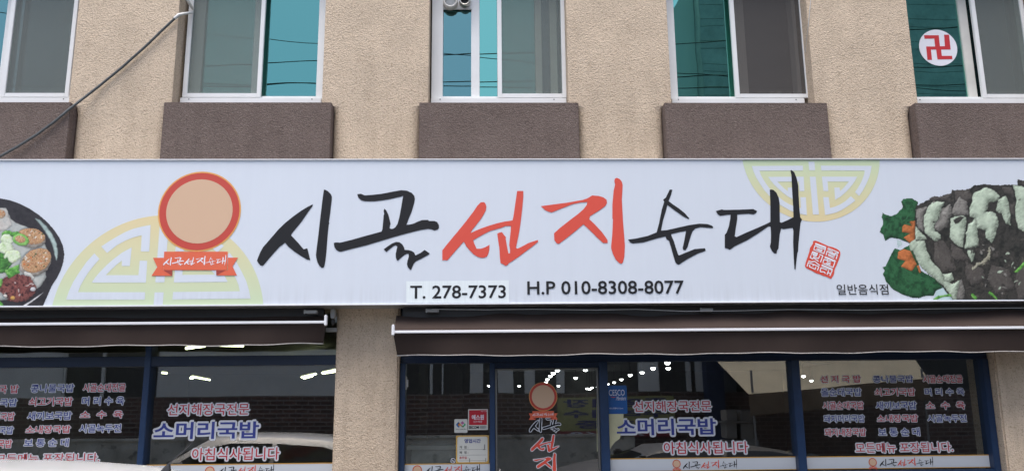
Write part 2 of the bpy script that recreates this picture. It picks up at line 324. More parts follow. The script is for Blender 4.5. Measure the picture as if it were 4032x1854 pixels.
def emblem(parent, R, Y, st=.0012):
    """round red and peach badge above a ribbon with the shop's name, fitted to world box R (None: where it stands on the sign)"""
    c, r = EMB['c'], EMB['r']
    b = bbox([[(c[0]-r, c[1]+r)]]+EMB['ribbon'])
    if R is None: fx = lambda q: q; s = 1
    else:
        s = (R[1]-R[0])/(b[1]-b[0]); fx = lambda q: (R[0]+(q[0]-b[0])*s, R[3]+(q[1]-b[3])*s)
    circ = lambda rr: [fx((c[0]+rr*math.cos(a*math.pi/24), c[1]+rr*math.sin(a*math.pi/24))) for a in range(48)]
    build('badge_edge', MB().flat(circ(r), Y), AMBER, parent); build('badge_ring', MB().flat(circ(r*.965), Y-st), RING, parent)
    build('badge_centre', MB().flat(circ(r*.80), Y-2*st), PEACH, parent)
    mb = MB()
    for q in EMB['ribbon']: mb.flat([fx(p) for p in q], Y-3*st)
    build('ribbon', mb, M['orange'], parent)
    mb = MB()
    for q in EMB['fold']: mb.flat([fx(p) for p in q], Y-4*st)
    build('ribbon_fold', mb, M['dorange'], parent)
    (x0, z1), (x1, z0) = [fx(p) for p in EMB['text']]
    brush_name(parent, (x0, x1, z0, z1), Y-4*st, colour=M['pwhite'])

# ================================================================== ground and street
asph = mat('asphalt', (.05, .05, .052), .9, vary=.2, vscale=3, bump=.4, bscale=120, bdist=.004)
pav = mat('pavement_concrete', (.26, .25, .235), .9, vary=.12, vscale=2)
tag(build('road', box(-120, 120, -120, 120, -.3, 0), asph), kind='structure')
tag(build('pavement', box(-30, 30, 5.6, 7.19, .004, .12), pav), kind='structure')

# ================================================================== the shop building
YP, YB, YW = 7.20, 7.11, 7.38       # pier face, brown panel face, upper window frames
shop = empty('shop_building', (0, YP, 0), 'beige stucco building with brown panels below its upper windows and a blue framed shopfront', 'building')
ZT = 6.6
zp = P(2016, 404, YB)[1]            # top of the brown panels
ZCS = P(2016, 1193, 6.95)[1]+.10
edge = lambda x, y, Y=YP: P(x, y, Y)[0]
OP = [(edge(273, 384)-1.26, edge(273, 384)), (edge(678, 380), edge(1268, 390)), (edge(1686, 395), edge(2238, 390)), (edge(2643, 395), edge(3208, 395)), (edge(3610, 380), edge(3610, 380)+1.26)]
PN = [(-9, edge(280, 400, YB)), (edge(646, 400, YB), edge(1306, 403, YB)), (edge(1651, 405, YB), edge(2278, 405, YB)), (edge(2616, 403, YB), edge(3256, 400, YB)), (edge(3600, 400, YB), 9)]
PN[0] = (OP[0][0]-.08, PN[0][1]); PN[4] = (PN[4][0], OP[4][1]+.08)
PIER_L, PIER_R = edge(1325, 1300), edge(1573, 1300)     # lower pier between the two shop bays
PR = edge(3945, 1650)
# upper piers (between windows) and head wall
xe = [-9.0]+[v for o in OP for v in o]+[9.0]
for i in range(0, 12, 2):
    x0, x1 = xe[i], xe[i+1]
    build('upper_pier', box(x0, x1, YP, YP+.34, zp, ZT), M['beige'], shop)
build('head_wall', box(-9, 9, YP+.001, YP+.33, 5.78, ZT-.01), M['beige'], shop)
# bands between the brown panels: rendered with edges that curve back into the panels
pe = [-9.0]+[v for o in PN for v in o]+[9.0]
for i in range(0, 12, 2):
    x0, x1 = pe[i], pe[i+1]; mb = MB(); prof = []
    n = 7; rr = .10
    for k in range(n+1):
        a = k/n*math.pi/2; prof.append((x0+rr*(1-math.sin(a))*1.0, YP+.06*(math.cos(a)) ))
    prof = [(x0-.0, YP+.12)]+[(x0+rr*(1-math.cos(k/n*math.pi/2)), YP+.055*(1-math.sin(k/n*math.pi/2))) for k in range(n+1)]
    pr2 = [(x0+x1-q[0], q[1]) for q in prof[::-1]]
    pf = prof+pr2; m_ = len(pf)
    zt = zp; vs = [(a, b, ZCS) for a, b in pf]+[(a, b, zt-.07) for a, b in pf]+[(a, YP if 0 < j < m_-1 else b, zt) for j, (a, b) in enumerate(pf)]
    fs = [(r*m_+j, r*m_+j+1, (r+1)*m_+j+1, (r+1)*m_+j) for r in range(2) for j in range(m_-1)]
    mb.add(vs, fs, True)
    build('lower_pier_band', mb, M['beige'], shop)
for x0, x1 in PN:
    build('brown_panel', box(x0, x1, YB, YP+.28, ZCS-.06, zp), M['brown'], shop, bevel=.005)
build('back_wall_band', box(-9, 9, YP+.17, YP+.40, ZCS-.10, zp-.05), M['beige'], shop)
for (a, b), (c, d) in zip(OP, PN):
    za_, zb_ = zp-.002, P(2016, 404, YP+.18)[1]-.022
    x0, x1 = max(a, c)+.001, min(b, d)-.001
    build('window_sill', MB().add([(x0,YB+.012,za_),(x1,YB+.012,za_),(x1,YP+.29,zb_),(x0,YP+.29,zb_),(x0,YB+.012,za_-.05),(x1,YB+.012,za_-.05),(x1,YP+.29,za_-.05),(x0,YP+.29,za_-.05)], [(0,1,2,3),(7,6,5,4),(0,4,5,1),(1,5,6,2),(2,6,7,3),(3,7,4,0)]), M['brown'], shop)
# ground floor piers
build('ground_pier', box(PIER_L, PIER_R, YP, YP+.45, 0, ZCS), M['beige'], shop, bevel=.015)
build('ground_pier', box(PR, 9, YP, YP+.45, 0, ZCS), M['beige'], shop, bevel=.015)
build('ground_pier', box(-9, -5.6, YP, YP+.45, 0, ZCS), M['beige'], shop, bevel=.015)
build('floor_slab', box(-9, 9, YP+.45, 26, 2.75, 3.0), M['inceil'], shop)
build('roof_slab', box(-9, 9, YP+.34, 14, ZT-.2, ZT-.02), M['uproom'], shop)
build('upper_room_wall', box(-9, 9, 12.0, 12.2, 3.0, ZT-.2), M['uproom'], shop)
build('upper_room_side', box(-9.2, -9.001, YP, 12, 3.0, ZT-.2), M['uproom'], shop); build('upper_room_side', box(9.001, 9.2, YP, 12, 3.0, ZT-.2), M['uproom'], shop)
for xx in (edge(1480, 300), edge(2440, 300)): build('upper_room_partition', box(xx-.06, xx+.06, YP+.34, 11.99, 3.0, ZT-.2), M['uproom'], shop)

# ---- upper windows
ZW0 = P(2016, 404, YW)[1]+.005; ZW1 = 5.78
def frame_bars(x0, x1, z0, z1, y0, y1, l, r=None, b=None, t=None):
    r = l if r is None else r; b = l if b is None else b; t = l if t is None else t; mb = MB()
    mb.box(x0, x0+l, y0, y1, z0, z1); mb.box(x1-r, x1, y0, y1, z0, z1)
    mb.box(x0+l, x1-r, y0+.0005, y1-.0005, z0, z0+b); mb.box(x0+l, x1-r, y0+.0005, y1-.0005, z1-t, z1); return mb
def ex(x, y=200): return P(x, y, YW)[0]
mesh_m = glass('insect_screen', (.80, .84, .82), .0, (.3, .3, .3), rough=.4, base=((.34, .37, .36), .26))
mesh_d = glass('insect_screen_dark', (.72, .71, .70), .0, (.3, .3, .3), rough=.4, base=((.20, .19, .185), .30))
def window(op, sashes, panes, screens, fl=.035, fr=.035):
    """outer frame, fixed stiles, glass panes and a screen sash in the outer track. all X in metres"""
    x0, x1 = op
    x0 += .004; x1 -= .004
    fo = build('window', frame_bars(x0, x1, ZW0-.05, ZW1, YW, YW+.13, fl, fr, .105, .05), M['pvc'], shop, bevel=.003)
    build('sill_bead', box(x0, x1, YW-.045, YW-.002, ZW0-.05, ZW0+.022), M['pvc'], fo, bevel=.004)
    for a, b, y, m in sashes:
        build('stile', box(a, b, y, y+.03, ZW0+.055, ZW1-.05), m, fo, bevel=.003)
    for a, b, y, m in panes: build('pane', box(a, b, y, y+.005, ZW0+.056, ZW1-.051), m, fo)
    for a, b, m in screens:
        s = build('screen_sash', frame_bars(a, b, ZW0+.03, ZW1-.04, YW-.035, YW-.003, .042, .038, .04, .04), M['pvc'], fo, bevel=.003)
        # the insect mesh sits in the sash: joined as a pane of the window
        build('screen_mesh', box(a+.041, b-.037, YW-.02, YW-.018, ZW0+.069, ZW1-.079), m, fo)
    return fo
q = ex
x0, x1 = OP[0]
window((x0, x1+.02), [(q(0), q(0)+.05, YW+.03, M['pvc'])], [(x0+.035, q(34), YW+.05, M['bteal']), (q(20), x1-.03, YW+.09, M['grayglass'])], [(q(30), q(296), mesh_m)])
x0, x1 = OP[1]
window((q(715, 380), ex(1271, 390)), [(q(748), q(790), YW+.05, M['pvc_old']), (q(990), q(1022), YW+.05, M['pvc'])],
       [(q(715), q(1005), YW+.09, M['gteal']), (q(1000), ex(1250, 390), YW+.06, M['teal'])], [(q(736), q(1040), mesh_m)], fr=.062)
x0, x1 = OP[2]
window((x0+.01, x1), [(q(1855), q(1888), YW+.03, M['pvc']), (q(2108), q(2134), YW+.03, M['pvc_old']), (q(2168), q(2196), YW+.06, M['pvc_old'])],
       [(x0+.03, q(1870), YW+.05, M['bteal']), (q(1870), q(2108), YW+.08, M['gteal']), (q(2080), x1-.02, YW+.11, M['grayglass'])],
       [(q(1958), x1-.001, mesh_m)], fl=.105)
x0, x1 = OP[3]
window((ex(2640, 390), x1-.035), [(q(2905), q(2945), YW+.05, M['pvc_old'])], [(x0+.03, q(2910), YW+.06, M['gteal'])], [(q(2880), q(3172), mesh_d)], fl=.070)
x0, x1 = OP[4]
window((ex(3585, 390), x1), [(q(3800), q(3835), YW+.03, M['pvc_old'])], [(x0-.02, q(3830), YW+.05, M['gteal']), (q(3800), x1-.03, YW+.09, M['grayglass'])], [(q(3838), x1-.03, mesh_m)], fl=.02)
for k, (a, b) in enumerate(OP):
    for sx_ in (a+.1, b-.12):
        build('frame_screw', MB().lathe((sx_, YW-.046, ZW0+.008), [(.0055, 0), (.004, -.003), (.0001, -.003)], 'y', 8), M['black'], shop)

# ---- shopfront: blue metal frame, panes, door
YF, YG = 7.30, 7.36
Zb0, Zb1 = P(1100, 1437, YF)[1], P(1100, 1398, YF)[1]
def fx_(x, y, Y=YF): return P(x, y, Y)[0]
sf = build('shopfront_frame', MB().box(-5.6, PIER_L-.002, YF, YF+.12, Zb0, Zb1), M['blue'], shop, bevel=.004)
mL = fx_(575, 1500); 
build('mullion', box(fx_(553, 1650)-.0, fx_(572, 1650)+.012, YF-.012, YF+.13, .1, 2.5), M['blue2'], sf, bevel=.004)
build('mullion', box(-3.9-1.8, -3.84-1.8, YF-.01, YF+.13, .1, 2.5), M['blue2'], sf, bevel=.004)
Zr0, Zr1 = P(2700, 1421, YF)[1], P(2700, 1386, YF)[1]
build('head_beam', box(PIER_R+.002, PR-.002, YF, YF+.12, Zr0, 2.5), M['blue'], sf, bevel=.004)
mull = [(PIER_R+.002, fx_(1594, 1650)), (fx_(1928, 1600), fx_(1949, 1600)), (fx_(2362, 1600), fx_(2396, 1600)), (fx_(3130, 1650), fx_(3163, 1650)), (fx_(3885, 1600), PR-.002)]
for a, b in mull: build('mullion', box(a, b, YF-.012, YF+.13, .1, Zr0), M['blue2'], sf, bevel=.004)
zd = P(2150, 1449, YF)[1]
build('door_head', box(mull[1][1], mull[2][0], YF, YF+.1, zd+.004, Zr0-.002), M['blue'], sf)
build('base_rail', box(-5.6, PIER_L-.002, YF, YF+.1, .12, P(1000, 1900, YF)[1]), M['blue'], sf)
zq = P(3500, 1850, YF)[1]
for a, b in ((mull[0][1], mull[1][0]), (mull[2][1], mull[3][0]), (mull[3][1], mull[4][0])): build('base_rail', box(a, b, YF, YF+.1, .12, zq), M['blue2'], sf)
for a, b, z0, z1 in ((-5.6, fx_(560, 1650), P(1000, 1900, YF)[1], Zb0), (fx_(575, 1650), PIER_L-.002, P(1000, 1900, YF)[1], Zb0), (-5.6, fx_(560, 1650), Zb1, 2.5), (fx_(575, 1650), PIER_L-.002, Zb1, 2.5),
                     (mull[0][1], mull[1][0], zq, Zr0), (mull[2][1], mull[3][0], zq, Zr0), (mull[3][1], mull[4][0], zq, Zr0)):
    build('shop_pane', box(a, b, YG, YG+.008, z0, z1), M['clear'], sf)
dx0, dx1 = mull[1][1]+.004, mull[2][0]-.004
door = build('glass_door', frame_bars(dx0, dx1, .14, zd, YG-.03, YG+.015, .014, .014, .08, .012), M['steel'], shop, bevel=.002)
build('door_pane', box(dx0+.013, dx1-.013, YG-.01, YG, .2, zd-.011), M['clear'], door)
hx0, hx1, hz0, hz1 = rect(1967, 1832, 1984, 1900, YG-.07)
mb = MB()
mb.tube([(hx0, YG-.03, hz1-.03), (hx0, YG-.075, hz1-.03), (hx0, YG-.075, hz0-.3), (hx0, YG-.03, hz0-.3)], .008)
build('door_handle', mb, M['steel'], door)

# ================================================================== interior of the restaurant
tag(build('interior_floor', box(-9, 9, 7.45, 26, .02, .1), M['indark']), kind='structure')
tag(build('interior_wall', MB().box(-9, 9, 25.8, 26, .1, 2.75).box(-9.1, -9, 7.65, 26, .1, 2.75).box(9, 9.1, 7.65, 26, .1, 2.75), M['inwall']), kind='structure')
tag(build('interior_partition', box(-.9, -.78, 11, 25.8, .1, 2.75), M['inwall']), kind='structure')
ZL = 2.33
C5 = zm((1900, 1200), 1.81); C6 = zm((2350, 1200), 1.8106); C2 = zm((560, 1200), 1.8107); C7 = zm((3100, 1200), 1.8101); C1 = zm((0, 1200), 1.81); C3 = zm((1300, 1200), 1.81); C4 = zm((1560, 1400), 2.607)
bulbs = C5([(534,459),(505,481),(484,502),(462,526),(452,548),(261,574),(541,573),(733,456),(664,516),(745,592),(764,596),(781,585),(819,583),(45,573)])+C6([(503,408),(509,447),(401,447),(322,477),(238,496),(175,527),(123,548),(77,560),(1473,504),(1480,552),(1528,536)])+C7([(172,536),(122,552),(208,562),(698,548)])+C1([(634,628),(849,626)])
for x, y in bulbs:
    p = onZ(x, y, ZL)
    if p.y > 25: p = EYE+(p-EYE)*(25/p.y)
    wh_ = 'far left window' if x < 560 else 'narrow window left of the door' if x < 1935 else 'glass door' if x < 2365 else 'window right of the door' if x < 3130 else 'far right window'
    o = empty('pendant_lamp', p, 'small lit round ceiling lamp inside, seen through the '+wh_, 'lamp', 'round lamps seen through the '+wh_)
    r = .045
    build('bulb', MB().lathe(p, [(.001, -r), (r*.5, -r*.87), (r*.87, -r*.5), (r, 0), (.001, .002)], n=12), M['lamp'], o)
    build('lamp_stem', MB().tube([(p.x, p.y, p.z+.002), (p.x, p.y, 2.748)], .006, 6), M['black'], o)
for i, (a, b) in enumerate((((315,308),(445,290)), ((550,285),(722,288)), ((352,510),(482,534)), ((340,520),(362,524)), ((1136,514),(1240,491)), ((1152,524),(1215,506)), ((1283,484),(1380,463)), ((1290,487),(1380,473)), ((140,482),(177,486)))):
    (xa, ya), (xb, yb) = C2([a, b]); dy = abs(ya-yb)
    p = onZ(xa, ya, ZL)
    q1 = onZ(xb, yb, ZL) if dy > 2.5 else EYE+ray(xb, yb)*((p.y)/ray(xb, yb).y)
    d = (q1-p); 
    q1 = p+d*min(1, 1.3/d.length) if d.length > 6 else q1
    tl = ['slanting lit tube just under the left awning hem', 'level lit tube just under the left awning hem', 'lit tube sloping down to the right, upper left of the big dish names', 'short lit stub at the left end of the sloping tube left of the pillar', 'upper tube of the crossed pair left of the pillar', 'lower tube of the crossed pair left of the pillar', 'upper tube half hidden behind the left edge of the pillar', 'lower tube half hidden behind the left edge of the pillar', 'tiny far lit tube beside the blue mullion of the left bay'][i]
    o = empty('tube_light', p, tl, 'lamp', 'fluorescent tubes inside the left bay')
    build('tube', MB().tube([p, q1], .016, 8), M['tube'], o)
    build('tube_housing', MB().tube([p+Vector((0, 0, .04)), q1+Vector((0, 0, .04))], .018, 6), M['inceil'], o)
# things inside
def crate_like(name, R, Y, dep, m, label, cat):
    X0, X1, Z0, Z1 = R
    return tag(build(name, box(X0, X1, Y, Y+dep, Z0, Z1), m, None, bevel=.01), label, cat)
X0, X1, Z0, Z1 = rect(1619, 1752, 1790, 1850, 8.4)
co = empty('counter', ((X0+X1)/2, 8.4, .1), 'pale grey counter just inside the glass left of the door', 'counter')
build('counter_body', box(X0, X1, 8.4, 8.9, .1, Z1-.04), mat('counter_grey', (.42, .43, .41), .6, vary=.2, vscale=9), co, bevel=.01)
build('counter_top', box(X0-.04, X1+.04, 8.36, 8.94, Z1-.04, Z1), mat('counter_top', (.5, .5, .47), .5, vary=.1, vscale=5), co, bevel=.006)

# ================================================================== the sign
Za, Zc = P(2016, 630.5, YS)[1], P(2016, 1193, YS)[1]
XL, XR = -4.72, 4.98
sg = empty('shop_sign', (0, YS, Zc), 'long white flex sign board with black and red brush lettering across the whole facade', 'sign')
build('sign_box', box(XL, XR, YS+.012, YP-.003, Zc-.010, Za+.009), M['sheet'], sg)
build('sign_face', box(XL+.01, XR-.01, YS, YS+.011, Zc, Za), M['sign'], sg)
build('trim_rail', box(XL, XR, YS-.012, YS+.03, Za, Za+.009), M['rail'], sg, bevel=.002)
build('trim_rail', box(XL, XR, YS-.012, YS+.03, Zc-.010, Zc), M['rail'], sg, bevel=.002)
# medallions
med = mat('print_medallion', (.6, .6, .4), .45)
t = med.node_tree; bs = t.nodes['Principled BSDF']; g = t.nodes.new('ShaderNodeNewGeometry'); sx = t.nodes.new('ShaderNodeSeparateXYZ'); t.links.new(g.outputs['Position'], sx.inputs[0])
md2 = med.copy()
def medmat(m, z0, z1):
    t = m.node_tree; sx = [n for n in t.nodes if n.type == 'SEPXYZ'][0]; bs = t.nodes['Principled BSDF']
    r = t.nodes.new('ShaderNodeMapRange'); r.inputs[1].default_value = z0; r.inputs[2].default_value = z1; t.links.new(sx.outputs[2], r.inputs[0])
    c = t.nodes.new('ShaderNodeValToRGB'); c.color_ramp.elements[0].color = (.56, .68, .46, 1); c.color_ramp.elements[1].color = (.72, .60, .34, 1)
    t.links.new(r.outputs[0], c.inputs[0]); t.links.new(c.outputs[0], bs.inputs['Base Color'])
MC = P(619, 1252, YS); MR = 402/F*YS/.978
cut = [ [(610,400),(700,340),(800,280),(900,225),(1000,185),(1100,160),(1207,140),(1190,460),(1088,460),(1098,265),(1000,290),(900,330),(800,385),(680,478)],
        [(527,482),(590,550),(520,630),(450,720),(400,800),(360,870),(330,950),(1140,950),(1135,1040),(185,1040),(220,940),(270,830),(340,720),(430,590)],
        [(978,410),(955,635),(858,635),(860,570),(800,615),(730,680),(665,745),(1060,745),(1075,570),(1165,572),(1150,835),(495,835),(540,770),(600,700),(680,620),(760,550),(860,475)]]
cutn = [[((p[0]-MC[0])/MR, (p[1]-MC[1])/MR) for p in PS(ZR(c))] for c in cut]
dn = [[((p[0]-MC[0])/MR, (p[1]-MC[1])/MR) for p in PS(ZR(c))] for c in ([(1247,952),(1352,952),(1338,1112),(1236,1112)], [(1305,150),(1412,150),(1372,832),(1260,832)])]
dn = [[(-.043, min(p[1] for p in c)), (.043, min(p[1] for p in c)), (.043, max(p[1] for p in c)), (-.043, max(p[1] for p in c))] for c in dn]
allc = cutn+[[(-a, b) for a, b in c] for c in cutn]+dn
def clip(poly, z, keep_above):
    out = []
    for i in range(len(poly)):
        a, b = poly[i], poly[(i+1) % len(poly)]
        ia, ib = ((a[1] >= z) == keep_above), ((b[1] >= z) == keep_above)
        if ia: out.append(a)
        if ia != ib: k = (z-a[1])/(b[1]-a[1]); out.append((a[0]+(b[0]-a[0])*k, z))
    return out
def medallion(c, R, sgn, m, zlim, above):
    disc = [(c[0]+R*math.cos(a*math.pi/60), c[1]+R*math.sin(a*math.pi/60)) for a in range(120)]
    build('medallion', MB().flat(clip(disc, zlim, above), YS-.001), m, sg)
    mb = MB()
    for cc in allc:
        p = clip([(c[0]+x*R, c[1]+sgn*z*R) for x, z in cc], zlim, above)
        if len(p) > 2: mb.flat(p, YS-.002)
    build('medallion_fretwork', mb, M['sign'], sg)
medmat(med, MC[1]+.1, MC[1]+MR); medallion(MC, MR, 1, med, Zc+.004, True)
c2 = P(3192, 606, YS); R2 = 282/F*YS/.978
medmat(md2, c2[1]-.05, c2[1]-R2); medallion(c2, R2, -1, md2, Za-.004, False)
# brush lettering
b = bbox([l for k in GW for l in GW[k]])
brush_name(sg, b, YS-.003)
emblem(sg, None, YS-.003, .0008)
build('number_patch', MB().flat([P(1600, 1107, YS), P(2004, 1103, YS), P(2005, 1190, YS), P(1600, 1192, YS)], YS-.002), M['patch'], sg)
text('phone_number', 'T. 278-7373', rect(1615, 1123, 1992, 1175, YS), YS-.004, M['ink'], sg, .013)
text('phone_number', 'H.P 010-8308-8077', rect(2076, 1105, 2693, 1158, YS), YS-.004, M['ink'], sg, .013)
text('lettering', '일반음식점', rect(3294, 1119, 3497, 1160, YS), YS-.004, M['ink'], sg, .004)
# seal
ZE = zm((3140, 920), 6.23)
seal = [(380,190),(405,172),(440,172),(500,190),(580,225),(680,270),(760,305),(860,330),(950,365),(1020,410),(1052,460),(1050,520),(1010,640),(960,770),(925,840),(905,900),(900,960),(880,1020),(845,1075),(820,1108),(780,1090),(730,1060),(640,1035),(560,1000),(460,970),(380,925),(300,885),(225,850),(190,820),(182,780),(200,700),(250,560),(290,430),(310,340),(345,290),(378,240)]
build('seal', MB().flat(PS(ZE(seal)), YS-.002), M['red'], sg)
ss = [[(445,240),(700,332)],[(445,240),(440,262),(690,355)],[(405,365),(425,295),(685,390)],[(685,360),(640,490),(385,385)],[(480,330),(612,370)],[(465,375),(600,405),(585,435)],[(465,375),(590,440)],
      [(345,515),(370,440),(500,485)],[(385,470),(480,505),(470,530),(385,500),(385,530),(465,555)],[(325,540),(310,590),(370,620),(390,595),(515,680)],[(545,510),(620,540),(560,700)],[(390,570),(510,612),(545,540)],
      [(275,672),(340,690),(420,680),(540,778)],[(235,800),(262,705),(520,805),(485,905)],[(300,760),(290,810),(430,872),(450,815)],[(385,755),(375,800)],
      [(750,355),(1000,460),(985,490),(905,465)],[(740,385),(870,450)],[(700,520),(725,430),(975,525),(942,625)],[(765,460),(920,530)],[(760,505),(910,560)],[(750,530),(895,600)],
      [(670,580),(680,565),(935,670)],[(672,590),(915,690),(870,825),(615,722)],[(625,695),(650,630),(820,690)],[(730,640),(725,680)],[(700,725),(790,760),(800,730),(720,700)],
      [(595,780),(605,765),(860,870)],[(600,795),(850,895),(790,1035)],[(715,885),(575,835),(550,910),(570,935),(620,935),(660,945),(680,980)],[(760,900),(722,1005)],[(745,955),(800,975)]]
mb = MB(); outline_mb(mb, [PS(ZE(l)) for l in ss], .0042, YS-.0035, closed=False); build('seal_script', mb, M['pwhite'], sg)

# printed food photographs on the sign: a fine sheet of printed colour per picture
import numpy as np
ZB_ = zm((0, 760), 2.574); ZM = zm((3440, 680), 2.2771)
XMAX = 4.96
rng = np.random.RandomState(4)
def vnoise(x, y, sc, seed):
    x = x/sc; y = y/sc; xi = np.floor(x).astype(int); yi = np.floor(y).astype(int); fx, fy = x-xi, y-yi; fx = fx*fx*(3-2*fx); fy = fy*fy*(3-2*fy)
    def h(a, b): v = np.sin(a*127.1+b*311.7+seed*74.7)*43758.5453; return v-np.floor(v)
    return (h(xi, yi)*(1-fx)+h(xi+1, yi)*fx)*(1-fy)+(h(xi, yi+1)*(1-fx)+h(xi+1, yi+1)*fx)*fy
def fbm(x, y, sc, seed, n=4):
    o = 0; a = .5; t = 0
    for k in range(n): o = o+a*vnoise(x, y, sc/2**k, seed+k*3.1); t += a; a *= .6
    return o/t
def sdist(px, py, poly):
    d = np.full(px.shape, 1e9); ins = np.zeros(px.shape, bool)
    for k in range(len(poly)):
        ax, ay = poly[k]; bx, by = poly[(k+1) % len(poly)]; ex_, ey = bx-ax, by-ay; wx, wy = px-ax, py-ay
        t = np.clip((wx*ex_+wy*ey)/(ex_*ex_+ey*ey+1e-9), 0, 1); d = np.minimum(d, (wx-ex_*t)**2+(wy-ey*t)**2)
        c = ((ay <= py) & (by > py)) | ((by <= py) & (ay > py)); xx = ax+(py-ay)/(ey if abs(ey) > 1e-9 else 1e-9)*ex_
        ins ^= c & (px < xx)
    return np.where(ins, 1, -1)*np.sqrt(d)
class Print:
    def __init__(s, x0, x1, y0, y1, st):
        s.x = np.arange(x0, x1+.1, st); s.y = np.arange(y0, y1+.1, st); s.X, s.Y = np.meshgrid(s.x, s.y); s.c = np.zeros(s.X.shape+(3,)); s.a = np.zeros(s.X.shape)
    def poly(s, pts, cols, sc=18, seed=1, soft=3, warp=5, vol=.45, depth=26, rim=.5, rimw=10, cover=True, dirx=-.5, diry=-.8, con=1.5):
        """a shape of mottled colour, rounded towards its border as the printed photograph shows it"""
        m_ = max(rimw if rim else 0, soft)+warp*2+6; xs_ = [q[0] for q in pts]; ys_ = [q[1] for q in pts]
        i0, i1 = np.searchsorted(s.x, [min(xs_)-m_, max(xs_)+m_]); j0, j1 = np.searchsorted(s.y, [min(ys_)-m_, max(ys_)+m_])
        if i1-i0 < 3 or j1-j0 < 3: return
        v = Print.__new__(Print); v.x, v.y = s.x[i0:i1], s.y[j0:j1]; v.X, v.Y, v.c, v.a = s.X[j0:j1, i0:i1], s.Y[j0:j1, i0:i1], s.c[j0:j1, i0:i1], s.a[j0:j1, i0:i1]
        v.draw(pts, cols, sc, seed, soft, warp, vol, depth, rim, rimw, cover, dirx, diry, con)
        s.c[j0:j1, i0:i1] = v.c; s.a[j0:j1, i0:i1] = v.a
    def draw(s, pts, cols, sc, seed, soft, warp, vol, depth, rim, rimw, cover, dirx, diry, con):
        wx = s.X+warp*2*(fbm(s.X, s.Y, 26, seed+9)-.5)*2; wy = s.Y+warp*2*(fbm(s.X, s.Y, 26, seed+19)-.5)*2
        d = sdist(wx, wy, pts); al = np.clip(d/soft+.5, 0, 1)
        n = np.clip((fbm(s.X, s.Y, sc, seed)-.5)*con+.5, 0, .999)*(len(cols)-1); k = n.astype(int); f = (n-k)[..., None]; C_ = np.array(cols, float)
        col = C_[k]*(1-f)+C_[np.minimum(k+1, len(cols)-1)]*f
        if vol:
            gy, gx = np.gradient(np.minimum(d, depth)); e = np.clip(1-d/depth, 0, 1); l = (gx*dirx+gy*diry)*-1/max(1e-6, (s.x[1]-s.x[0]))
            col = col*(1-vol*.5*e[..., None]+vol*(e*l*.9)[..., None]+.18*(fbm(s.X, s.Y, 40, seed+5)-.5)[..., None]*2)
        if rim: sh = np.clip(1-np.abs(np.minimum(d, 0))/rimw, 0, 1)*(d < 0)*rim; s.c *= (1-sh)[..., None]
        s.c = s.c*(1-al[..., None])+np.clip(col, .002, .9)*al[..., None]
        if cover: s.a = np.maximum(s.a, al)
    def make(s, name, Z, lay=1):
        ny, nx = s.X.shape; co = []; 
        full = Z([(a, b) for a, b in zip(s.X.ravel(), s.Y.ravel())])
        W = [P(a, b, YS) for a, b in full]; Yp = YS-.001-.0004*lay
        keep = s.a > .5; ok = keep[:-1, :-1] & keep[1:, :-1] & keep[:-1, 1:] & keep[1:, 1:]
        zz = np.array([w_[1] for w_ in W]).reshape(ny, nx); xx = np.array([w_[0] for w_ in W]).reshape(ny, nx)
        ok &= (zz[1:, :-1] > Zc+.002) & (xx[:-1, 1:] < XMAX)
        jj, ii = np.nonzero(ok); a = jj*nx+ii; F_ = np.stack([a+nx, a+nx+1, a+1, a], 1)
        used = np.unique(F_); mp = np.full(ny*nx, -1); mp[used] = np.arange(len(used)); F_ = mp[F_]
        base = (float(xx.mean()), Yp, float(Zc+.01))
        me = bpy.data.meshes.new(name); me.from_pydata([(W[k][0]-base[0], 0, W[k][1]-base[2]) for k in used], [], F_.tolist())
        ca = me.color_attributes.new('ink', 'FLOAT_COLOR', 'POINT'); cc = np.ones((len(used), 4)); cc[:, :3] = s.c.reshape(-1, 3)[used]; ca.data.foreach_set('color', cc.ravel())
        me.materials.append(INK); return link(name, me, sg, base)
INK = bpy.data.materials.new('print_colour'); INK.use_nodes = True
_a = INK.node_tree.nodes.new('ShaderNodeVertexColor'); _a.layer_name = 'ink'; _b = INK.node_tree.nodes['Principled BSDF']; _b.inputs['Roughness'].default_value = .45
INK.node_tree.links.new(_a.outputs[0], _b.inputs['Base Color'])
def ell(cx, cy, a, bb_, rot=0, n=26, jit=.03):
    out = []
    for k in range(n):
        t = 2*math.pi*k/n; j = 1+random.uniform(-jit, jit); u, v = a*math.cos(t)*j, bb_*math.sin(t)*j
        out.append((cx+u*math.cos(rot)-v*math.sin(rot), cy+u*math.sin(rot)+v*math.cos(rot)))
    return out
BK = [(.010,.009,.011),(.028,.024,.027),(.016,.014,.016)]; BR = [(.30,.36,.36),(.46,.47,.44),(.36,.42,.42)]
SK = [(.30,.26,.22),(.50,.46,.40)]; SA = [(.06,.035,.015),(.40,.22,.10),(.62,.40,.21),(.36,.13,.05),(.50,.40,.26),(.70,.60,.46)]
BL = [(.03,.008,.008),(.12,.03,.028),(.24,.08,.065),(.07,.015,.014)]; GN = [(.03,.15,.02),(.12,.38,.06),(.30,.58,.16)]; PG = [(.42,.60,.25),(.66,.74,.58),(.58,.70,.34)]
pb = Print(-60, 662, 40, 1160, 4.4)
pb.poly([(-420,120),(-300,80),(-120,50),(0,52),(100,70),(200,105),(300,155),(400,222),(480,290),(550,370),(605,450),(640,530),(655,620),(645,700),(620,780),(580,860),(525,945),(430,1165),(-560,1165),(-700,700),(-600,320)], BK, 60, 2, 3, 0, .0, rim=0)
pb.poly([(-420,240),(-200,170),(0,150),(60,155),(82,200),(110,265),(170,310),(270,345),(400,400),(490,600),(460,800),(470,850),(410,950),(330,1010),(180,1080),(-300,1090),(-520,700)], BR, 70, 3, 8, 3, .5, 30, rim=0)
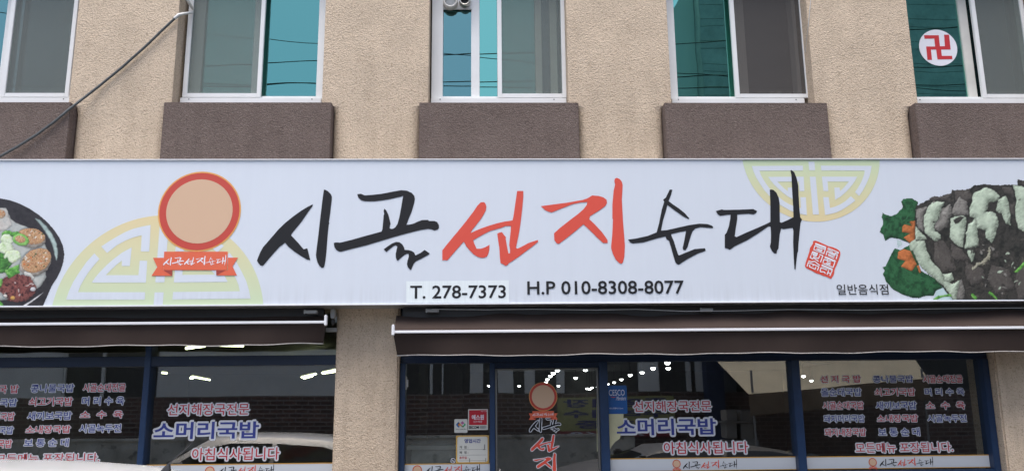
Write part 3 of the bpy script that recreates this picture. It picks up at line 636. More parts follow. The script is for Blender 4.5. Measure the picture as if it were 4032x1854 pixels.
pb.poly([(360,262),(400,272),(470,340),(530,420),(570,510),(585,600),(575,680),(560,640),(552,590),(530,510),(485,425),(430,345),(385,290)], [(.22,.30,.29),(.50,.62,.58)], 40, 4, 14, 3, 0, rim=0)
pb.poly([(215,1150),(300,1100),(440,1005),(380,1060),(300,1118),(250,1150)], [(.45,.45,.46),(.7,.7,.7)], 30, 5, 6, 2, 0, rim=0)
pb.poly([(60,1110),(250,1050),(420,940),(500,830),(530,700),(560,740),(540,860),(440,1000),(300,1095),(150,1150),(40,1160)], BK, 40, 6, 8, 3, 0, rim=0)
pb.poly([(-60,155),(60,158),(80,190),(82,240),(110,290),(120,330),(60,380),(-60,390)], [(.42,.36,.33),(.56,.54,.50),(.40,.42,.40)], 50, 7, 6, 4, .3)
pb.poly(ell(0,212,58,44,.1), SA, 16, 8, 4, 3, .3)
pb.poly(ell(318,460,146,98,.12), SK, 30, 9, 4, 3, .6, 40, rim=.6, rimw=22); pb.poly(ell(320,440,140,80,.12), SA, 15, 10, 4, 3, .25)
pb.poly(ell(365,705,168,128,-.5), SK, 30, 11, 4, 3, .6, 40, rim=.6, rimw=22); pb.poly(ell(372,682,158,114,-.5), SA, 15, 12, 4, 3, .25)
for k in range(26): a = rng.rand()*6.28; q_ = rng.rand()**.5; pb.poly(ell(372+q_*140*math.cos(a), 682+q_*100*math.sin(a), 4+9*rng.rand(), 4+7*rng.rand(), a), [[(.70,.62,.52),(.66,.66,.60)],[(.05,.08,.03),(.10,.12,.04)],[(.48,.12,.03),(.6,.2,.06)]][k % 3], 10, 20+k, 3, 2, 0, rim=.2, rimw=4)
for k in range(18): a = rng.rand()*6.28; q_ = rng.rand()**.5; pb.poly(ell(330+q_*115*math.cos(a), 440+q_*64*math.sin(a), 4+9*rng.rand(), 3+6*rng.rand(), a), [[(.70,.62,.52),(.66,.66,.60)],[(.05,.08,.03),(.10,.12,.04)]][k % 2], 10, 50+k, 3, 2, 0, rim=.2, rimw=4)
pb.poly([(245,800),(300,800),(350,850),(330,900),(280,890),(250,860)], [(.5,.5,.46),(.66,.66,.62)], 20, 13, 6, 5, .3)
pb.poly(ell(180,960,185,142,.05), BL, 22, 14, 5, 8, .4, 40, rim=.5, rimw=18)
for k in range(26): a = rng.rand()*6.28; q_ = rng.rand()**.5; pb.poly(ell(185+q_*160*math.cos(a), 960+q_*120*math.sin(a), 5+16*rng.rand(), 4+7*rng.rand(), a), [[(.45,.32,.30),(.6,.5,.46)],[(.02,.005,.005),(.05,.01,.01)],[(.22,.05,.04),(.3,.1,.08)]][k % 3], 10, 80+k, 4, 3, 0, rim=.2, rimw=4)
pb.poly(ell(130,1062,24,20), [(.5,.26,.06),(.66,.40,.12)], 12, 15, 4, 2, .4); pb.poly(ell(55,1040,20,15,.4), [(.6,.56,.5),(.7,.68,.62)], 12, 16, 4, 2, .3); pb.poly(ell(335,972,28,20), [(.5,.5,.52),(.6,.6,.6)], 12, 17, 4, 2, .3)
for i_, (pp, cl) in enumerate(((ell(75,420,58,42,-.2),GN),(ell(165,420,48,30,.1),GN),([(-60,520),(45,545),(90,640),(140,700),(60,800),(-60,830)],[(.015,.07,.012),(.06,.22,.04),(.16,.42,.08)]),(ell(70,475,62,58,.2),PG),(ell(60,560,84,62,.3),PG),(ell(125,640,86,64,-.2),PG),([(-60,600),(30,640),(40,700),(-60,740)],GN),([(45,785),(190,725),(203,805),(90,865)],GN),([(-60,860),(25,870),(10,960),(-60,980)],GN),([(-60,1060),(0,1085),(55,1165),(-60,1165)],GN),([(0,690),(70,650),(100,700),(60,760),(0,770)],[(.015,.07,.012),(.10,.34,.06)]))): pb.poly(pp, cl, 30, 110+i_, 5, 6, .5, 24, rim=.4, rimw=9)
pb.poly(ell(212,474,84,60,.25), GN[1:], 40, 130, 4, 2, .5, 20, rim=.4, rimw=9); pb.poly(ell(206,468,54,36,.25), SA, 14, 131, 5, 2, .3, rim=0)
pb.make('bowl_picture', ZB_)
pm_ = Print(44, 1440, 50, 1140, 4.4)
LF = [(.006,.030,.012),(.012,.075,.026),(.03,.13,.05),(.01,.05,.02)]; MT = [(.014,.015,.012),(.030,.029,.024),(.05,.046,.04),(.025,.024,.02),(.08,.072,.06)]; M2 = [(.05,.045,.038),(.10,.09,.08),(.075,.066,.058),(.13,.12,.105)]
FT = [(.30,.37,.28),(.43,.52,.40),(.52,.61,.48),(.37,.45,.34)]; LN = [(.14,.13,.115),(.27,.26,.235),(.20,.19,.17),(.34,.33,.30)]; CR_ = [(.26,.08,.02),(.56,.18,.055),(.44,.13,.04)]
pm_.poly([(205,600),(245,610),(260,640),(215,680)], [(.42,.56,.56),(.5,.6,.6)], 40, 1, 4, 2, 0, rim=0)
pm_.poly([(540,1000),(700,1000),(760,1145),(525,1145),(555,1080)], [(.42,.58,.58),(.52,.66,.68)], 40, 2, 4, 2, 0, rim=0)
for i_, pp in enumerate(([(245,260),(265,235),(300,227),(345,228),(400,262),(395,290),(385,440),(385,620),(330,640),(290,620),(235,600),(165,585),(135,592),(102,615),(85,560),(50,535),(60,500),(78,470),(82,440),(70,400),(78,355),(110,375),(160,385),(200,370),(250,320),(258,305)],
      [(185,672),(240,690),(330,640),(430,880),(560,950),(620,1030),(555,1060),(540,1105),(470,1105),(400,1125),(330,1118),(250,1090),(170,1045),(110,980),(98,940),(80,910),(95,880),(75,845),(105,835),(140,760)])): pm_.poly(pp, LF, 34, 3+i_, 3, 2, .5, 50, rim=0)
for k in range(9):
    a = -2.6+k*.45; pm_.poly([(250,850),(250+230*math.cos(a), 870+190*math.sin(a)),(254+230*math.cos(a), 876+190*math.sin(a)),(254,856)] if k % 2 else [(250,450),(250+140*math.cos(a), 450+140*math.sin(a)),(255+140*math.cos(a), 455+140*math.sin(a)),(254,454)], [(.03,.14,.05),(.05,.18,.08)], 20, 200+k, 8, 8, 0, rim=0, cover=False)
pm_.poly([(378,290),(440,265),(495,240),(520,215),(600,210),(690,180),(700,155),(860,145),(890,110),(1000,105),(1120,110),(1250,105),(1290,110),(1285,58),(1348,70),(1480,60),(1900,150),(1900,1150),(720,1150),(640,1060),(560,960),(430,860),(320,640),(360,610),(370,440)], MT, 46, 6, 4, 6, .3, 40, rim=0, con=2.2)
def many(L_, cols, seed, **k):
    for i_, pp in enumerate(L_): pm_.poly(pp, cols, seed=seed+i_*7, **k)
many([[(540,620),(620,600),(700,720),(740,870),(620,900),(540,800)], [(820,800),(980,860),(1000,960),(880,1010),(830,960)], [(1060,820),(1220,880),(1260,1040),(1100,1090),(1020,960)], [(730,160),(860,160),(890,230),(800,320),(730,250)], [(1140,120),(1240,130),(1270,240),(1180,180)], [(500,225),(600,215),(690,190),(690,260),(600,250),(520,255)], [(1210,300),(1270,260),(1275,400),(1225,380)], [(690,640),(800,690),(850,780),(760,800),(700,740)], [(1280,860),(1450,800),(1450,1100),(1300,1140),(1270,980)]], M2, 300, sc=34, warp=8, vol=.5, depth=44, rim=.4, rimw=18, con=1.7, soft=7)
many([[(378,330),(460,305),(500,310),(455,370),(455,480),(450,530),(400,500),(382,400)], [(600,330),(690,285),(700,370),(655,490),(580,530),(535,500),(580,400)], [(700,330),(770,215),(835,260),(855,380),(770,395),(700,370)], [(720,1145),(745,1000),(790,950),(815,1060),(800,1145)]], LN, 400, sc=40, warp=6, vol=.6, depth=50, rim=.45, rimw=18, soft=6)
many([[(320,640),(400,605),(455,610),(470,680),(520,790),(600,880),(640,960),(700,1000),(770,960),(750,1080),(740,1145),(700,1120),(650,1040),(560,960),(430,860),(370,740)],
      [(520,270),(560,258),(635,260),(605,330),(585,410),(545,470),(545,520),(600,560),(600,600),(550,610),(500,570),(455,530),(448,420),(465,350)], [(372,600),(372,480),(400,510),(455,560),(475,600)],
      [(690,410),(770,385),(830,400),(822,520),(800,672),(730,640),(680,580),(690,490)],
      [(900,180),(1000,130),(1080,160),(1130,210),(1125,250),(1040,265),(1015,350),(1060,345),(1120,400),(1120,460),(1080,590),(1060,630),(1010,590),(1000,520),(950,500),(920,500),(910,410),(860,390),(855,330),(880,260)],
      [(850,460),(910,415),(935,560),(942,660),(880,687),(820,675),(830,540)], [(1095,340),(1120,250),(1180,205),(1205,260),(1225,380),(1225,475),(1180,455),(1150,370)],
      [(1250,110),(1348,130),(1440,160),(1460,560),(1348,530),(1300,500),(1270,400),(1278,230)], [(840,695),(900,700),(908,740),(885,800),(850,750)], [(620,915),(700,895),(715,960),(680,985),(640,960)]], FT, 500, sc=60, warp=6, vol=.6, depth=60, rim=.5, rimw=22, soft=6, con=1.2)
many([[(715,425),(760,395),(815,400),(770,440),(735,462)], [(1020,270),(1060,262),(1075,310),(1040,330)], [(1105,370),(1145,380),(1150,420),(1110,430)], [(1125,440),(1200,480),(1140,520),(1120,490)]], MT, 600, sc=12, warp=6, vol=.2, rim=.2)
for k in range(70):
    cx_, cy_ = (820+500*rng.rand(), 640+460*rng.rand()) if k < 62 else (480+850*rng.rand(), 220+480*rng.rand())
    pm_.poly(ell(cx_, cy_, 5+22*rng.rand()**2, 3+6*rng.rand(), rng.rand()*3), [LN, M2, MT, M2, FT, MT][k % 6], 12, 700+k, 7, 7, .2, rim=.3, rimw=7)
pm_.poly([(880,860),(930,810),(990,790),(1020,740),(1035,670),(1050,670),(1040,760),(1000,815),(940,830),(890,880)], [(.30,.28,.20),(.44,.44,.34)], 14, 900, 5, 10, .4)
many([[(255,490),(275,465),(345,482),(320,440),(372,430),(368,620),(320,630),(268,580),(330,545),(255,532)], [(215,770),(220,710),(270,685),(330,705),(385,820),(345,878),(330,878),(245,840),(285,790)], [(385,835),(410,830),(425,890),(412,902)]], CR_, 920, sc=30, warp=2, vol=.5, rim=.5, rimw=8)
many([[(525,1140),(580,1100),(695,1090),(700,1110),(620,1115),(560,1138)], [(1250,890),(1300,850),(1360,780),(1390,800),(1290,895)], [(1040,1060),(1110,1130),(1100,1140),(1030,1080)], [(880,1080),(930,1120),(910,1138),(870,1100)]], GN, 950, sc=20, warp=4, vol=.4, rim=.3, rimw=6)
pm_.poly([(372,600),(340,615),(318,640),(330,700),(360,700),(400,640)], FT, 30, 980, 4, 3, .3, rim=0)
pm_.make('plate_picture', ZM)

# ================================================================== awnings
def awning(label, xL, xR, yt, zt, yr, zr, val, side, sag):
    t = empty('awning', ((xL+xR)/2, YP, zr), label, 'awning')
    nx, nz = 90, 8; mb = MB(); vs = []
    def top(x): return zt+sag*(.5*math.sin(x*3.1)+.3*math.sin(x*7.3+1)+.2*math.sin(x*13))
    for i in range(nx+1):
        x = xL+(xR-xL)*i/nx
        for k in range(nz+1):
            u = k/nz; bul = math.sin(math.pi*u)*.02*(1+.5*math.sin(x*2.3))
            vs.append((x, yt+(yr-yt)*u, zt+(zr-zt)*u-bul+(top(x)-zt)*(1-u)))
    fs = [(i*(nz+1)+k, (i+1)*(nz+1)+k, (i+1)*(nz+1)+k+1, i*(nz+1)+k+1) for i in range(nx) for k in range(nz)]
    mb.add(vs, [f[::-1] for f in fs], True); build('awning_cover', mb, M['fab'], t)
    mb = MB(); vs = []; nz = 5
    for i in range(nx+1):
        x = xL+(xR-xL)*i/nx
        ed = max(0, 1-abs(x-(xL if side < 0 else xR))/.5)
        for k in range(nz+1):
            u = k/nz; yy = yr-.004+u*(.012+.010*math.sin(x*4.7)+.006*math.sin(x*11+2))+ed*.05*u
            xx = x-side*ed*u*.028
            vs.append((xx, yy, zr-.012-(val+.004*math.sin(x*5)+.003*math.sin(x*13)-ed*.01)*u))
    fs = [(i*(nz+1)+k, (i+1)*(nz+1)+k, (i+1)*(nz+1)+k+1, i*(nz+1)+k+1) for i in range(nx) for k in range(nz)]
    mb.add(vs, [f[::-1] for f in fs], True); va = build('valance', mb, M['fab'], t)
    pts = [(vs[i*(nz+1)+nz][0], vs[i*(nz+1)+nz][1]-.002, vs[i*(nz+1)+nz][2]) for i in range(nx+1)]
    build('hem', MB().tube(pts, .0042, 5), M['hem'], va)
    build('front_rail', box(xL, xR, yr-.03, yr-.006, zr-.011, zr+.011), M['rail'], t, bevel=.004)
    xe_ = xL if side < 0 else xR
    build('end_cap', box(xe_-.011, xe_+.011, yr-.036, yr+.01, zr-.028, zr+.06), M['rail'], t, bevel=.005)
    build('shade_box', box(xL+.05, xR-.05, yt+.025, YP-.004, zt-.12, Zc-.014), M['black'], t)  # black box behind the cover paints in the shade under the sign
    return t
zr = P(2600, 1300, 6.86)[1]; zt = P(2600, 1236, 7.06)[1]
awning('wide brown awning with white front rail above the door and right windows', P(1549, 1300, 6.86)[0], 5.0, 7.06, zt, 6.86, zr, P(2600, 1300, 6.86)[1]-P(2600, 1387, 6.86)[1], -1, .022)
zr2 = P(900, 1271, 7.0)[1]; zt2 = P(900, 1248, 7.10)[1]
awning('shorter brown awning with white front rail above the left shop window', -5.2, P(1284, 1271, 7.0)[0], 7.10, zt2, 7.0, zr2, P(900, 1271, 7.0)[1]-P(900, 1352, 7.0)[1], 1, .006)
# crank gear at the end of the left awning
gx, gz = P(1312, 1240, 7.08)
gr = empty('awning_crank', (gx, 7.08, gz-.1), 'grey awning crank gear beside the upper left edge of the pillar', 'crank')
build('gear_box', box(gx-.018, gx+.018, 7.05, 7.12, gz-.03, gz+.05), M['grey'], gr, bevel=.006)
build('crank_eye', MB().lathe((gx, 7.08, gz-.06), [(.006, .03), (.014, .02), (.018, 0), (.012, -.02), (.002, -.026)], n=12), M['black'], gr)
build('crank_bracket', box(P(1283, 1300, 7.15)[0], P(1327, 1300, 7.15)[0], 7.14, 7.17, P(1300, 1306, 7.15)[1], P(1300, 1290, 7.15)[1]), M['grey'], gr, bevel=.002)
# clips and a thin cable below the sign
for x, y, lb in ((1705, 1222, 'small grey bracket under the sign right of the pillar'), (1225, 1227, 'small grey bracket under the sign left of the pillar'), (2786, 1219, 'small grey bracket under the middle of the right half of the sign')):
    X0, X1, Z0, Z1 = rect(x-22, y-6, x+22, y+6, 7.0)
    tag(build('sign_bracket', MB().box(X0, X1, 7.0, 7.06, Z0, Z1).box(X0-.015, X0, 7.0, 7.005, Z0-.004, Z1+.004), M['grey'], None, bevel=.002), lb, 'bracket', 'brackets under the sign')
pts = []
for k, (x, y) in enumerate(((1700,1214),(1900,1216),(2100,1214),(2350,1217),(2500,1214),(2700,1222),(2900,1220),(3100,1215),(3400,1217),(3700,1212),(4100,1208))):
    X, Z = P(x, y+3, 6.99); pts.append((X, 6.99, Z))
tag(build('thin_cable', MB().tube(pts, .0022, 5), M['wpipe']), 'thin pale cable running along the underside of the sign above the right awning', 'cable')

# ================================================================== hose, pipes, string and vents on the upper wall
hp = [((-80,1190),7.06),((0,1140),7.07),((130,1068),7.075),((270,980),7.08),((400,885),7.085),((500,800),7.09),((565,750),7.13),((720,630),7.17),((880,500),7.175),((1060,340),7.172),((1200,205),7.17),((1280,130),7.17)]
pts = [(lambda q, Y: (P(*q, Y)[0], Y, P(*q, Y)[1]))(R5([(a[0], a[1]-1110)])[0] if False else (a[0]/1.8502, a[1]/1.8502), Y) for a, Y in hp]
ho = empty('drain_hose', pts[-1], 'dark grey hose running diagonally down the wall from the second window', 'hose')
build('hose_body', MB().tube(pts, .0115, 10), M['hose'], ho)
wp = [((1272,138),7.17),((1300,112),7.17),((1330,103),7.2),((1400,94),7.33)]
pts = [(P(a[0]/1.8502, a[1]/1.8502, Y)[0], Y, P(a[0]/1.8502, a[1]/1.8502, Y)[1]) for a, Y in wp]
build('hose_end', MB().tube(pts, .0165, 10, r2=.012), M['wpipe'], ho)
wp = [((1330,-60),7.2),((1365,0),7.22),((1385,35),7.27),((1405,66),7.33)]
pts = [(P(a[0]/1.8502, a[1]/1.8502, Y)[0], Y, P(a[0]/1.8502, a[1]/1.8502, Y)[1]) for a, Y in wp]
tag(build('white_pipe', MB().tube([(pts[0][0]-.1, 7.19, pts[0][2]+.4)]+pts, .014, 10), M['wpipe']), 'short white pipe bending into the top left of the second window frame', 'pipe')
st = [((3192,-60),7.19),((3192,0),7.19),((3183,97),7.19),((3170,208),7.32)]
pts = [(P(a[0], a[1], Y)[0], Y, P(a[0], a[1], Y)[1]) for a, Y in st]
tag(build('hanging_string', MB().tube(pts, .0035, 5), M['wpipe']), 'thin white cord hanging beside the right edge of the fourth window', 'cord')
# vent panel with two outlets in the third window
X0, X1, Z0, Z1 = rect(1737, -230, 1857, 38, YW+.02)
vp = empty('vent_panel', ((X0+X1)/2, YW+.02, Z0), 'white panel with two round metal vent outlets at the top of the third window', 'vent')
build('panel', box(X0, X1, YW+.015, YW+.035, Z0, Z1), M['pvc'], vp, bevel=.003)
chrome = mat('vent_metal', (.55, .53, .48), .3, .9, vary=.2, vscale=30)
for px, py, r in ((1773, 3, .070), (1830, 0, .055)):
    X, Z = P(px, py, YW-.05)
    build('vent_ring', MB().lathe((X, YW+.015, Z), [(r*1.0, -.0), (r*1.0, -.05), (r*.9, -.065), (r*.72, -.065), (r*.66, -.03), (r*.62, 0)], 'y', 28), M['pvc_old'] if px < 1800 else chrome, vp)
    d = build('vent_throat', MB().lathe((X, YW+.010, Z), [(.001, -.004), (r*.66, -.004)], 'y', 20), M['black'], vp)
    for k in range(-3, 4):
        hw = math.sqrt(max(0, (r*.62)**2-(k*r*.17)**2))
        if px < 1800: build('vent_slat', box(X-hw, X+hw, YW-.022, YW-.014, Z+k*r*.17-.003, Z+k*r*.17+.003), chrome, vp)
# flowers behind the screen of the fourth window
flw = mat('dried_flower_white', (.42, .40, .38), .9)
for k, (px, py, s, lb) in enumerate(((3053, 357, .06, 'left clump of pale dried flowers behind the screen of the fourth window'), (3106, 355, .05, 'right clump of pale dried flowers behind the screen of the fourth window'))):
    X, Z = P(px, py, YW+.06); e = empty('dried_flowers', (X, YW+.06, ZW0+.02), lb, 'flowers', 'dried flowers on the window ledge')
    mb = MB(); st_ = MB()
    for j in range(16):
        c = Vector((X+random.uniform(-s, s), YW+.06+random.uniform(-.02, .02), ZW0+.075+random.uniform(0, s*.75)))
        for t_ in range(5):
            a = t_*1.257+random.random(); d = Vector((math.cos(a), -.3, math.sin(a)))*random.uniform(.008, .014); u = Vector((-math.sin(a), 0, math.cos(a)))*.005
            mb.add([c, c+d+u, c+d*1.3, c+d-u], [(0, 1, 2, 3)])
        st_.tube([(X+random.uniform(-.01, .01), YW+.07, ZW0+.02), c], .0012, 4)
    build('petals', mb, flw, e); build('stems', st_, M['hose'], e)
# round sticker with the red temple symbol in the fifth window
cx, cz = P(3695, 188, YW+.04); rr = 77/F*7.42/.93
sy = empty('round_sticker', (cx, YW+.04, cz-rr), 'round white sticker with a red Buddhist temple symbol on the fifth upper window', 'sticker')
build('disc', solid([(cx+rr*math.cos(k*math.pi/36), cz+rr*math.sin(k*math.pi/36)) for k in range(72)], YW+.044), mat('sticker_white', (.8, .8, .86), .35), sy)
zsw = zm((3024, 0), 1.8502)
sw = [(1138,258),(1245,258),(1254,338),(1290,338),(1284,254),(1320,254),(1332,362),(1262,362),(1268,408),(1342,408),(1344,432),(1236,434),(1226,362),(1188,362),(1196,437),(1163,437),(1153,340),(1219,340),(1212,282),(1141,284)]
build('temple_symbol', MB().flat([P(x, y, YW+.04) for x, y in zsw(sw)], YW+.0425), mat('sticker_red', (.56, .03, .035), .4), sy)

# ================================================================== stickers and lettering on the shop glass
YV = YG-.004                                    # vinyl on the outer face of the panes
GR = 'vinyl menu words on the left window'
def crop_rect(fn, a, b, c, d, Y=YV):            # crop x0, x1, y0, y1
    (x0, y0), (x1, y1) = fn([(a, c), (b, d)]); return rect(x0, y0, x1, y1, Y)
def vinyl_line(parent, body, R, col, bd=.0085, off=.004):
    text('lettering', body, R, YV, M['vred'] if col == 'r' else M['vblue'], parent, off, bd)
MENU = [('선 지 국 밥','r'),('콩나물국밥','b'),('시골순대전골','r'),('올순대국밥','b'),('쇠고기국밥','r'),('머 리 수 육','b'),('시골순대국밥','r'),('새끼보국밥','b'),('소  수  육','r'),('돼지머리국밥','b'),('소내장국밥','r'),('시골녹두전','b'),('돼지내장국밥','r'),('보 통 순 대','b')]
RB = [(232,528,497,558),(606,901,497,556),(962,1253,494,560),(236,532,587,653),(618,915,587,651),(975,1265,587,648),(248,548,682,748),(626,925,682,748),(983,1270,682,746),(256,555,777,840),(635,935,775,838),(995,1281,775,838),(262,565,872,938),(645,948,870,937)]
LB = [(-180,138,565,634),(216,532,558,626),(588,899,553,622),(-190,126,662,727),(203,522,652,722),(581,890,648,717),(-206,108,760,827),(191,515,755,822),(568,880,748,810),(-218,100,860,924),(180,507,853,917),(561,867,843,912),(-228,90,953,1022),(168,494,946,1012)]
for nm, fn, BB, foot, lab in (('left', C1, LB, (-40,718,1048,1130), 'red and blue vinyl menu words with white borders on the far left window'), ('right', C7, RB, (478,1188,970,1057), 'red and blue vinyl menu words with white borders on the far right window')):
    X0, X1, Z0, Z1 = crop_rect(fn, *foot)
    e = empty('menu_lettering', ((X0+X1)/2, YV, Z0), lab, 'lettering', 'vinyl lettering on the shop windows')
    for (tx, col), bx in zip(MENU, BB): vinyl_line(e, tx, crop_rect(fn, *bx), col, .0060, .012)
    vinyl_line(e, '모든메뉴 포장됩니다.', (X0, X1, Z0, Z1), 'r', .0105, .004)
for fn, bx, lab in ((C2, ((172,772,693,793),(70,845,817,967),(345,988,1005,1115)), 'large red and blue vinyl dish names on the window left of the pillar'), (C6, ((252,824,673,768),(128,863,795,940),(467,1088,962,1069)), 'large red and blue vinyl dish names on the window right of the glass door')):
    X0, X1, Z0, Z1 = crop_rect(fn, *bx[2])
    e = empty('dish_lettering', ((X0+X1)/2, YV, Z0), lab, 'lettering', 'vinyl lettering on the shop windows')
    for tx, col, r_, bd, off in (('선지해장국전문','r',bx[0],.0115,.006), ('소머리국밥','b',bx[1],.016,.022), ('아침식사됩니다','r',bx[2],.0125,.006)): vinyl_line(e, tx, crop_rect(fn, *r_), col, bd, off)
# white bands with the shop name
def band(x0, x1, ztop, zbot, ex_, name_box, emb_box, lab):
    e = empty('name_band', ((x0+x1)/2, YV, zbot), lab, 'sticker', 'white name bands across the shop windows')
    build('band', MB().flat([(x0, zbot), (x1, zbot), (x1, ztop), (x0, ztop)], YV), mat('band_white', (.58, .61, .64), .4) if 'bandw' not in M else M['bandw'], e)
    build('gold_line', MB().flat([(x0, ztop-.008), (x1, ztop-.008), (x1, ztop), (x0, ztop)], YV-.001), M['gold'], e)
    if zbot > zq-.2 and ex_: build('gold_line', MB().flat([(x0, zbot), (x1, zbot), (x1, zbot+.006), (x0, zbot+.006)], YV-.001), M['gold'], e)
    brush_name(e, name_box, YV-.0015)
    emblem(e, emb_box, YV-.0015, .0004)
    return e
M['bandw'] = mat('band_white', (.58, .61, .64), .4)
def bz(fn, y, x): (a, b), = fn([(x, y)]); return P(a, b, YV)[1]
def ratio(R, s=1.05):                           # emblem box left of the name
    pass
zbt = bz(C6, 1085, 760); zbb = bz(C6, 1180, 760)
nb = crop_rect(C6, 612, 1000, 1097, 1168); eb = crop_rect(C6, 538, 598, 1100, 1174)
band(mull[2][1]+.001, mull[3][0]-.001, zbt, zbb, True, nb, eb, 'white band with brush lettering low on the window right of the door')
zbt2 = bz(C7, 1071, 800); zbb2 = bz(C7, 1163, 800)
nb = crop_rect(C7, 655, 1040, 1080, 1150); eb = crop_rect(C7, 578, 638, 1088, 1160)
band(mull[3][1]+.001, mull[4][0]-.001, zbt2, zbb2, True, nb, eb, 'white band with brush lettering low on the far right window')
zh = zbt-zbb
z3 = bz(C3, 1127, 830); nb = crop_rect(C3, 680, 1068, 1130, 1200); eb = crop_rect(C3, 585, 655, 1140, 1214)
band(mull[0][1]+.001, mull[1][0]-.001, z3, z3-zh, True, nb, eb, 'white band with brush lettering low on the narrow window left of the door')
z4 = bz(C2, 1128, 800); nb = crop_rect(C2, 545, 940, 1135, 1206); eb = crop_rect(C2, 445, 517, 1148, 1222)
band(fx_(575, 1650)+.012, PIER_L-.004, z4, z4-zh, True, nb, eb, 'white band with brush lettering low on the window left of the pillar')
z5 = bz(C1, 1141, 500)
nb = (nb[0]-1.9, nb[1]-1.9, nb[2], nb[3]); eb = (eb[0]-1.9, eb[1]-1.9, eb[2], eb[3])
band(-5.5, fx_(553, 1650)-.002, z5, z5-zh, True, nb, eb, 'white band with brush lettering low on the far left window behind the white car')
# door lettering
YD = YG-.014
R = crop_rect(C5, 328, 532, 550, 772, YD)
e = empty('door_emblem', ((R[0]+R[1])/2, YD, R[2]), 'round red badge over a ribbon stuck on the glass door', 'sticker')
c_ = EMB['c']; 
emblem(e, R, YD-.001, .0004)
R = crop_rect(C5, 332, 560, 797, 1300, YD)
e = empty('door_lettering', ((R[0]+R[1])/2, YD, R[2]), 'black and red brush lettering with pale borders running down the glass door', 'lettering')
brush_name(e, crop_rect(C5, 334, 556, 800, 908, YD), YD, keys=('si','gol'), border=.006)
brush_name(e, crop_rect(C5, 345, 543, 925, 1046, YD), YD, keys=('seon',), border=.006)
brush_name(e, crop_rect(C5, 362, 524, 1055, 1192, YD), YD, keys=('ji',), border=.006)
brush_name(e, crop_rect(C5, 340, 550, 1215, 1320, YD), YD, keys=('sun',), border=.006)
# blue pest control sticker
def rounded(R, r, n=5):
    X0, X1, Z0, Z1 = R; out = []
    for cx_, cz_, a0 in ((X1-r, Z0+r, -90), (X1-r, Z1-r, 0), (X0+r, Z1-r, 90), (X0+r, Z0+r, 180)):
        for k in range(n+1): a = rad(a0+90*k/n); out.append((cx_+r*math.cos(a), cz_+r*math.sin(a)))
    return out
R = crop_rect(C5, 888, 1030, 573, 775, YV-.002)
e = empty('blue_sticker', ((R[0]+R[1])/2, YV, R[2]), 'blue rounded sticker with white lettering on the window right of the door', 'sticker')
build('card', solid(rounded(R, .012), YV-.002), M['cesco'], e)
text('lettering', 'CESCO', crop_rect(C5, 900, 1012, 603, 645), YV-.004, M['pwhite'], e, .0)
a0, a1 = C5([(908, 652), (955, 652)]); p0, p1 = P(*a0, YV), P(*a1, YV)
build('red_smile', MB().flat([p0, ((p0[0]+p1[0])/2, p0[1]-.011), p1, ((p0[0]+p1[0])/2, p0[1]-.004)], YV-.004), M['red'], e)
text('lettering', 'Members', crop_rect(C5, 950, 1018, 650, 678), YV-.004, M['pwhite'], e, .0, slant=.3)
text('lettering', '세스코멤버스 Zone', crop_rect(C5, 903, 1002, 729, 741), YV-.004, M['pwhite'], e, .0)
# security sticker
R = crop_rect(C4, 738, 942, 546, 760)
e = empty('security_sticker', ((R[0]+R[1])/2, YV, R[2]), 'red and white security camera sticker left of the glass door', 'sticker')
build('card', solid(rounded(R, .002), YV-.002), M['paper'], e)
build('red_field', MB().flat([(a, b) for a, b in rounded(crop_rect(C4, 748, 930, 557, 708), .001)], YV-.003), mat('sticker_bright_red', (.52, .015, .03), .4), e)
text('lettering', '에스원', crop_rect(C4, 776, 900, 603, 656), YV-.004, M['pwhite'], e, .025)
text('lettering', 'CCTV 작동중', crop_rect(C4, 794, 882, 663, 686), YV-.004, M['pwhite'], e, .0)
text('lettering', 'SECOM', crop_rect(C4, 746, 848, 719, 747), YV-.004, M['ink'], e, .03)
text('lettering', '방범시스템', crop_rect(C4, 870, 928, 563, 573), YV-.004, M['pwhite'], e, 0)
mb = MB()
for k in range(4): mb.flat(quad(*C4([(858, 720+k*7)])[0], *C4([(928-10*(k % 2), 723+k*7)])[0], YV), YV-.004)
build('small_print', mb, M['pencil'], e)
# language sticker
R = crop_rect(C4, 597, 732, 648, 788)
e = empty('language_sticker', ((R[0]+R[1])/2, YV, R[2]), 'small white square sticker with blue, red and green diamond marks left of the door', 'sticker')
build('card', solid(rounded(R, .008), YV-.002), M['paper'], e)
for pts_, cc, nm in (([(612,706),(640,676),(650,690),(632,706),(650,724),(640,736)], (.02,.16,.42), 'blue_mark'), ([(640,676),(656,692),(668,706),(690,728),(676,728),(655,712),(640,725),(632,706)], (.62,.22,.05), 'orange_mark'), ([(680,668),(700,688),(690,700),(672,704),(664,684)], (.42,.12,.30), 'purple_mark'), ([(700,688),(716,706),(684,737),(672,716),(692,712)], (.05,.36,.16), 'green_mark')):
    build(nm, MB().flat([P(x, y, YV) for x, y in C4(pts_)], YV-.003), mat('mark', cc, .4), e)
text('lettering', 'Foreign Language Menu', crop_rect(C4, 612, 720, 746, 757), YV-.0035, M['ink'], e, .01)
